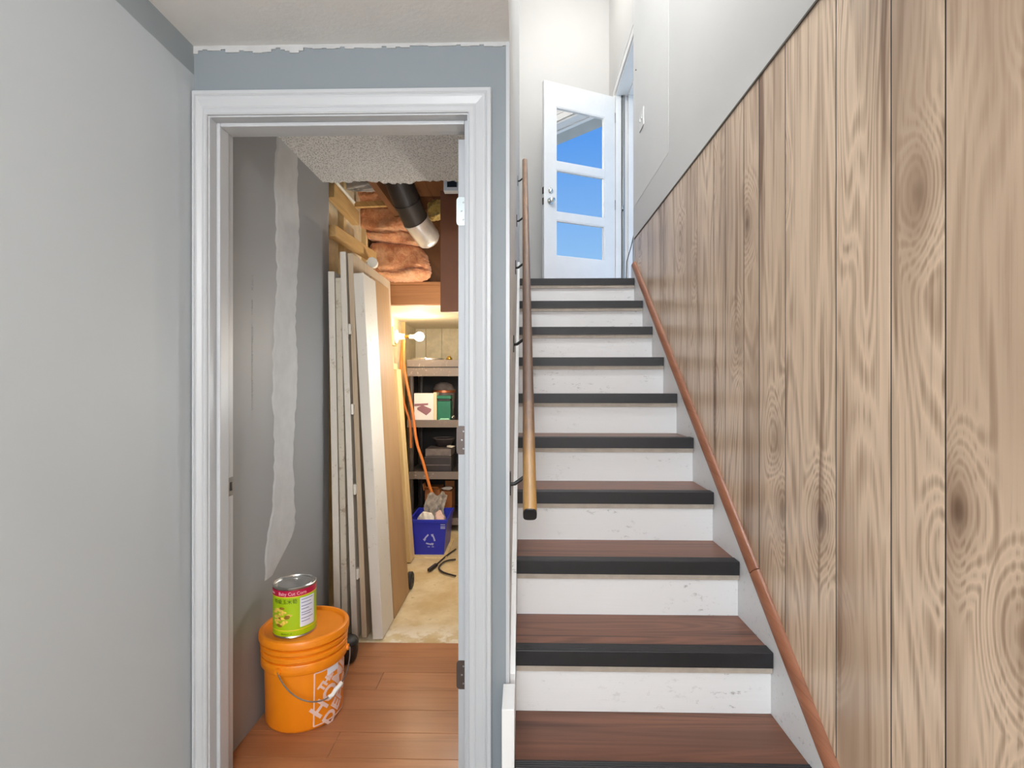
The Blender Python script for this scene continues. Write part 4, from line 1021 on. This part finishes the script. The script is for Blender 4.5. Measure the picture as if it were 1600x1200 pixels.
rim.build('rim', M['blue_bin'], bn, True)
# recycling arrows printed on the front
def front(z): return .012-.012*z/(zt_-.02)-.0008
mb = MB(); cx_, cz_, ra = .012, zt_*.43, .036
for s in range(3):
    a0_ = math.radians(90+120*s)
    def seg(p, q, wd):
        d_ = (q-p).normalized(); n_ = Vector((-d_.y, d_.x))*wd/2
        mb.poly([Vector((v.x, front(v.y), v.y)) for v in (p+n_, p-n_, q-n_, q+n_)])
    P = lambda an, r: Vector((cx_+r*math.cos(an), cz_+r*math.sin(an)))
    seg(P(a0_+.25, ra), P(a0_+.95, ra*.86), .010); seg(P(a0_+.95, ra*.86), P(a0_+1.45, ra*1.0), .010)
    h0 = P(a0_+1.45, ra); tdir = (P(a0_+1.75, ra)-h0).normalized(); nn = Vector((-tdir.y, tdir.x))*.012
    mb.poly([Vector((v.x, front(v.y)-.0002, v.y)) for v in (h0+nn, h0-nn, h0+tdir*.016)])
mb.build('recycling_symbol', M['bin_print'], bn, True, label='pale recycling arrows')
mb = MB()
for dx in (-.016, .012): mb.poly([(cx_+dx, front(.06)-.0002, cz_-.052), (cx_+dx+.018, front(.06)-.0002, cz_-.052), (cx_+dx+.016, front(.07)-.0002, cz_-.047), (cx_+dx+.002, front(.07)-.0002, cz_-.047)])
mb.build('symbol_caption', M['bin_print'], bn, True)
mb = MB()
for dz in (0, -.014, -.024): mb.poly([(bw1*.33, front(zt_-.04)-.001, zt_-.038+dz), (bw1*.33+.032, front(zt_-.04)-.001, zt_-.038+dz), (bw1*.33+.032, front(zt_-.04)-.001, zt_-.032+dz), (bw1*.33, front(zt_-.04)-.001, zt_-.032+dz)])
mb.build('bin_sticker', M['bin_print'], bn, True, label='small pale sticker')
crumple('newspaper_wad', (nb_c-.03, NY+.085, .14), .085, M['paper'], 'white crumpled paper at the front of the blue bin', 11, 'paper', (1.0, .8, .95))
crumple('newspaper_wad', (nb_c+.065, NY+.12, .15), .062, M['paper_pink'], 'pinkish crumpled paper in the right of the blue bin', 12, 'paper', (.75, .8, 1.1))
# tall folded newspaper standing at the back of the bin
mb = MB(); rr = random.Random(4); nx_, nz_ = 10, 8; grid = []
for j in range(nz_+1):
    grid.append([mb.bm.verts.new((nb_c-.07+.15*i/nx_+.012*math.sin(j), NY+.25+.018*math.sin(i*1.1)+.02*rr.random()+.05*j/nz_, .10+.255*j/nz_+.016*rr.random()+.012*math.sin(i))) for i in range(nx_+1)])
for j in range(nz_):
    for i in range(nx_): mb.bm.faces.new((grid[j][i], grid[j][i+1], grid[j+1][i+1], grid[j+1][i]))
ex = bmesh.ops.solidify(mb.bm, geom=list(mb.bm.faces), thickness=.004)
one('folded_newspaper', mb, M['paper_grey'], 'grey folded newspaper standing at the back of the blue bin', 'newspaper')

# ================================================================== BULB, CORDS
fxp = at(618, 526, 4.05); fx = Vector((XS+.031, 4.05, fxp.z)); bpz = at(655, 527, 4.05)
lf = thing('wall_bulb_holder', 'bare glowing bulb on a white wall holder above the shelf', 'lamp', fx-Vector((0, 0, .05)))
MB().lathe([(0, -.008), (.055, -.008), (.058, -.002), (.056, .006), (.048, .012), (.03, .016), (.024, .05), (.022, .065), (0, .065)], fx, 28, 'x').build('holder', M['pvc'], lf, smooth=True)
MB().box(XS, fx.x-.008, 3.98, 4.12, fx.z-.07, fx.z+.07).build('mounting_block', M['pale_wood'], lf)
L_ = bpz.x-fx.x
MB().lathe([(.012, .066), (.013, .085), (.013, .10), (.010, .104)], fx, 16, 'x').build('socket', M['brass'], lf, smooth=True)
rbu = .036
bx_ = bpz.x-fx.x
MB().lathe([(.013, .1045), (.014, bx_-.04), (.028, bx_-.022), (rbu, bx_-.006), (rbu, bx_+.010), (.029, bx_+.027), (.015, bx_+.037), (0, bx_+.040)], fx, 24, 'x').build('bulb', M['bulb_glow'], lf, smooth=True)
pd = bpy.data.lights.new('bulb_light', 'POINT'); pd.energy = P_BULB; pd.color = (1, .84, .60); pd.shadow_soft_size = .03
po_ = bpy.data.objects.new('bulb_light', pd); COL.objects.link(po_); po_.parent = lf; po_.location = Vector((bpz.x, 4.05-.045, fx.z))-(fx-Vector((0, 0, .05)))
# added bare bulb to brighten the insulation, hidden behind the door edge
b2l = Vector((-.345, 3.22, 1.46))
lf2 = thing('added_hanging_bulb', 'added bare fill bulb hanging on a cord beside the dark brown hanging board', 'lamp', b2l)
MB().lathe([(0, .96), (.05, .96), (.05, .945), (.02, .935), (.006, .93), (.006, .07), (.018, .065), (.018, .035), (0, .035)], b2l, 20).build('holder', M['pvc'], lf2, smooth=True)
MB().lathe([(.012, .034), (.02, .015), (.027, -.004), (.022, -.022), (.010, -.031), (0, -.033)], b2l, 20).build('bulb', M['bulb_glow'], lf2, smooth=True)
pd = bpy.data.lights.new('bulb_light', 'POINT'); pd.energy = P_STORE; pd.color = (1, .91, .78); pd.shadow_soft_size = .03
po_ = bpy.data.objects.new('bulb_light', pd); COL.objects.link(po_); po_.parent = lf2; po_.location = (0, 0, -.05)

# added white bulb brightening drywall and popcorn ceiling, hidden behind the open door
b3l = Vector((-.235, 2.35, 1.22))
lf3 = thing('added_hanging_bulb', 'added white fill bulb hanging on a cord behind the open storage door', 'lamp', b3l)
MB().lathe([(0, .888), (.05, .888), (.05, .875), (.02, .865), (.006, .86), (.006, .07), (.018, .065), (.018, .035), (0, .035)], b3l, 20).build('holder', M['pvc'], lf3, smooth=True)
MB().lathe([(.012, .034), (.02, .015), (.027, -.004), (.022, -.022), (.010, -.031), (0, -.033)], b3l, 20).build('bulb', M['bulb_glow'], lf3, smooth=True)
pd = bpy.data.lights.new('bulb_light', 'POINT'); pd.energy = P_INNER; pd.color = (.90, .96, 1); pd.shadow_soft_size = .04
po_ = bpy.data.objects.new('bulb_light', pd); COL.objects.link(po_); po_.parent = lf3; po_.location = (0, 0, -.07)

def spline(pts, n=6):
    pts = [Vector(p) for p in pts]; out = []
    for i in range(len(pts)-1):
        p0 = pts[max(i-1, 0)]; p1 = pts[i]; p2 = pts[i+1]; p3 = pts[min(i+2, len(pts)-1)]
        for k in range(n):
            t = k/n; out.append(.5*((2*p1)+(-p0+p2)*t+(2*p0-5*p1+4*p2-p3)*t*t+(-p0+3*p1-3*p2+p3)*t**3))
    out.append(pts[-1]); return out
cy = 4.02
one('extension_cord', MB().tube(spline([at(631, 532, cy+.02), at(630, 560, cy), at(635, 595, cy), at(644, 640, cy-.02), at(651, 690, cy-.03), at(661, 722, cy-.03), at(672, 762, cy-.02), at(684, 790, cy), at(694, 802, cy+.02)]), .011, 8), M['cord_orange'], 'orange extension cord hanging in front of the shelf', 'cord', smooth=True)
one('extension_cord', MB().tube(spline([at(629, 530, cy+.05), at(626, 570, cy+.08), at(629, 620, cy+.08), at(640, 660, cy+.06), at(642, 700, cy+.05)]), .009, 8), M['cord_orange'], 'second orange cord loop behind the pale lumber', 'cord', smooth=True)
def fl_(px, py, z=.0): # point on the storage floor
    d = (EYE-z)*F/(py-600); Y = d/(_ct-kx(px)*_st); return Vector((kx(px)*Y, Y, z))
pcord = thing('power_cord', 'black power cord with plug lying on the storage floor', 'cord', fl_(690, 885))
MB().tube(spline([fl_(712, 858, .004), fl_(698, 868, .004), fl_(690, 875, .004), fl_(682, 882, .004)]), .005, 8).build('cord', M['cord_black'], pcord, smooth=True)
MB().bar(fl_(682, 882, .010), fl_(670, 891, .010), .022, .018, bev=.003).build('plug', M['cord_black'], pcord)
cord2 = one('power_cord', MB().tube(spline([fl_(712, 874, .005), fl_(696, 877, .005), fl_(686, 886, .005), fl_(692, 894, .005), fl_(712, 900, .005)]), .006, 8), M['cord_black'], 'curved black cable on the concrete beside the blue bin', 'cord', smooth=True)
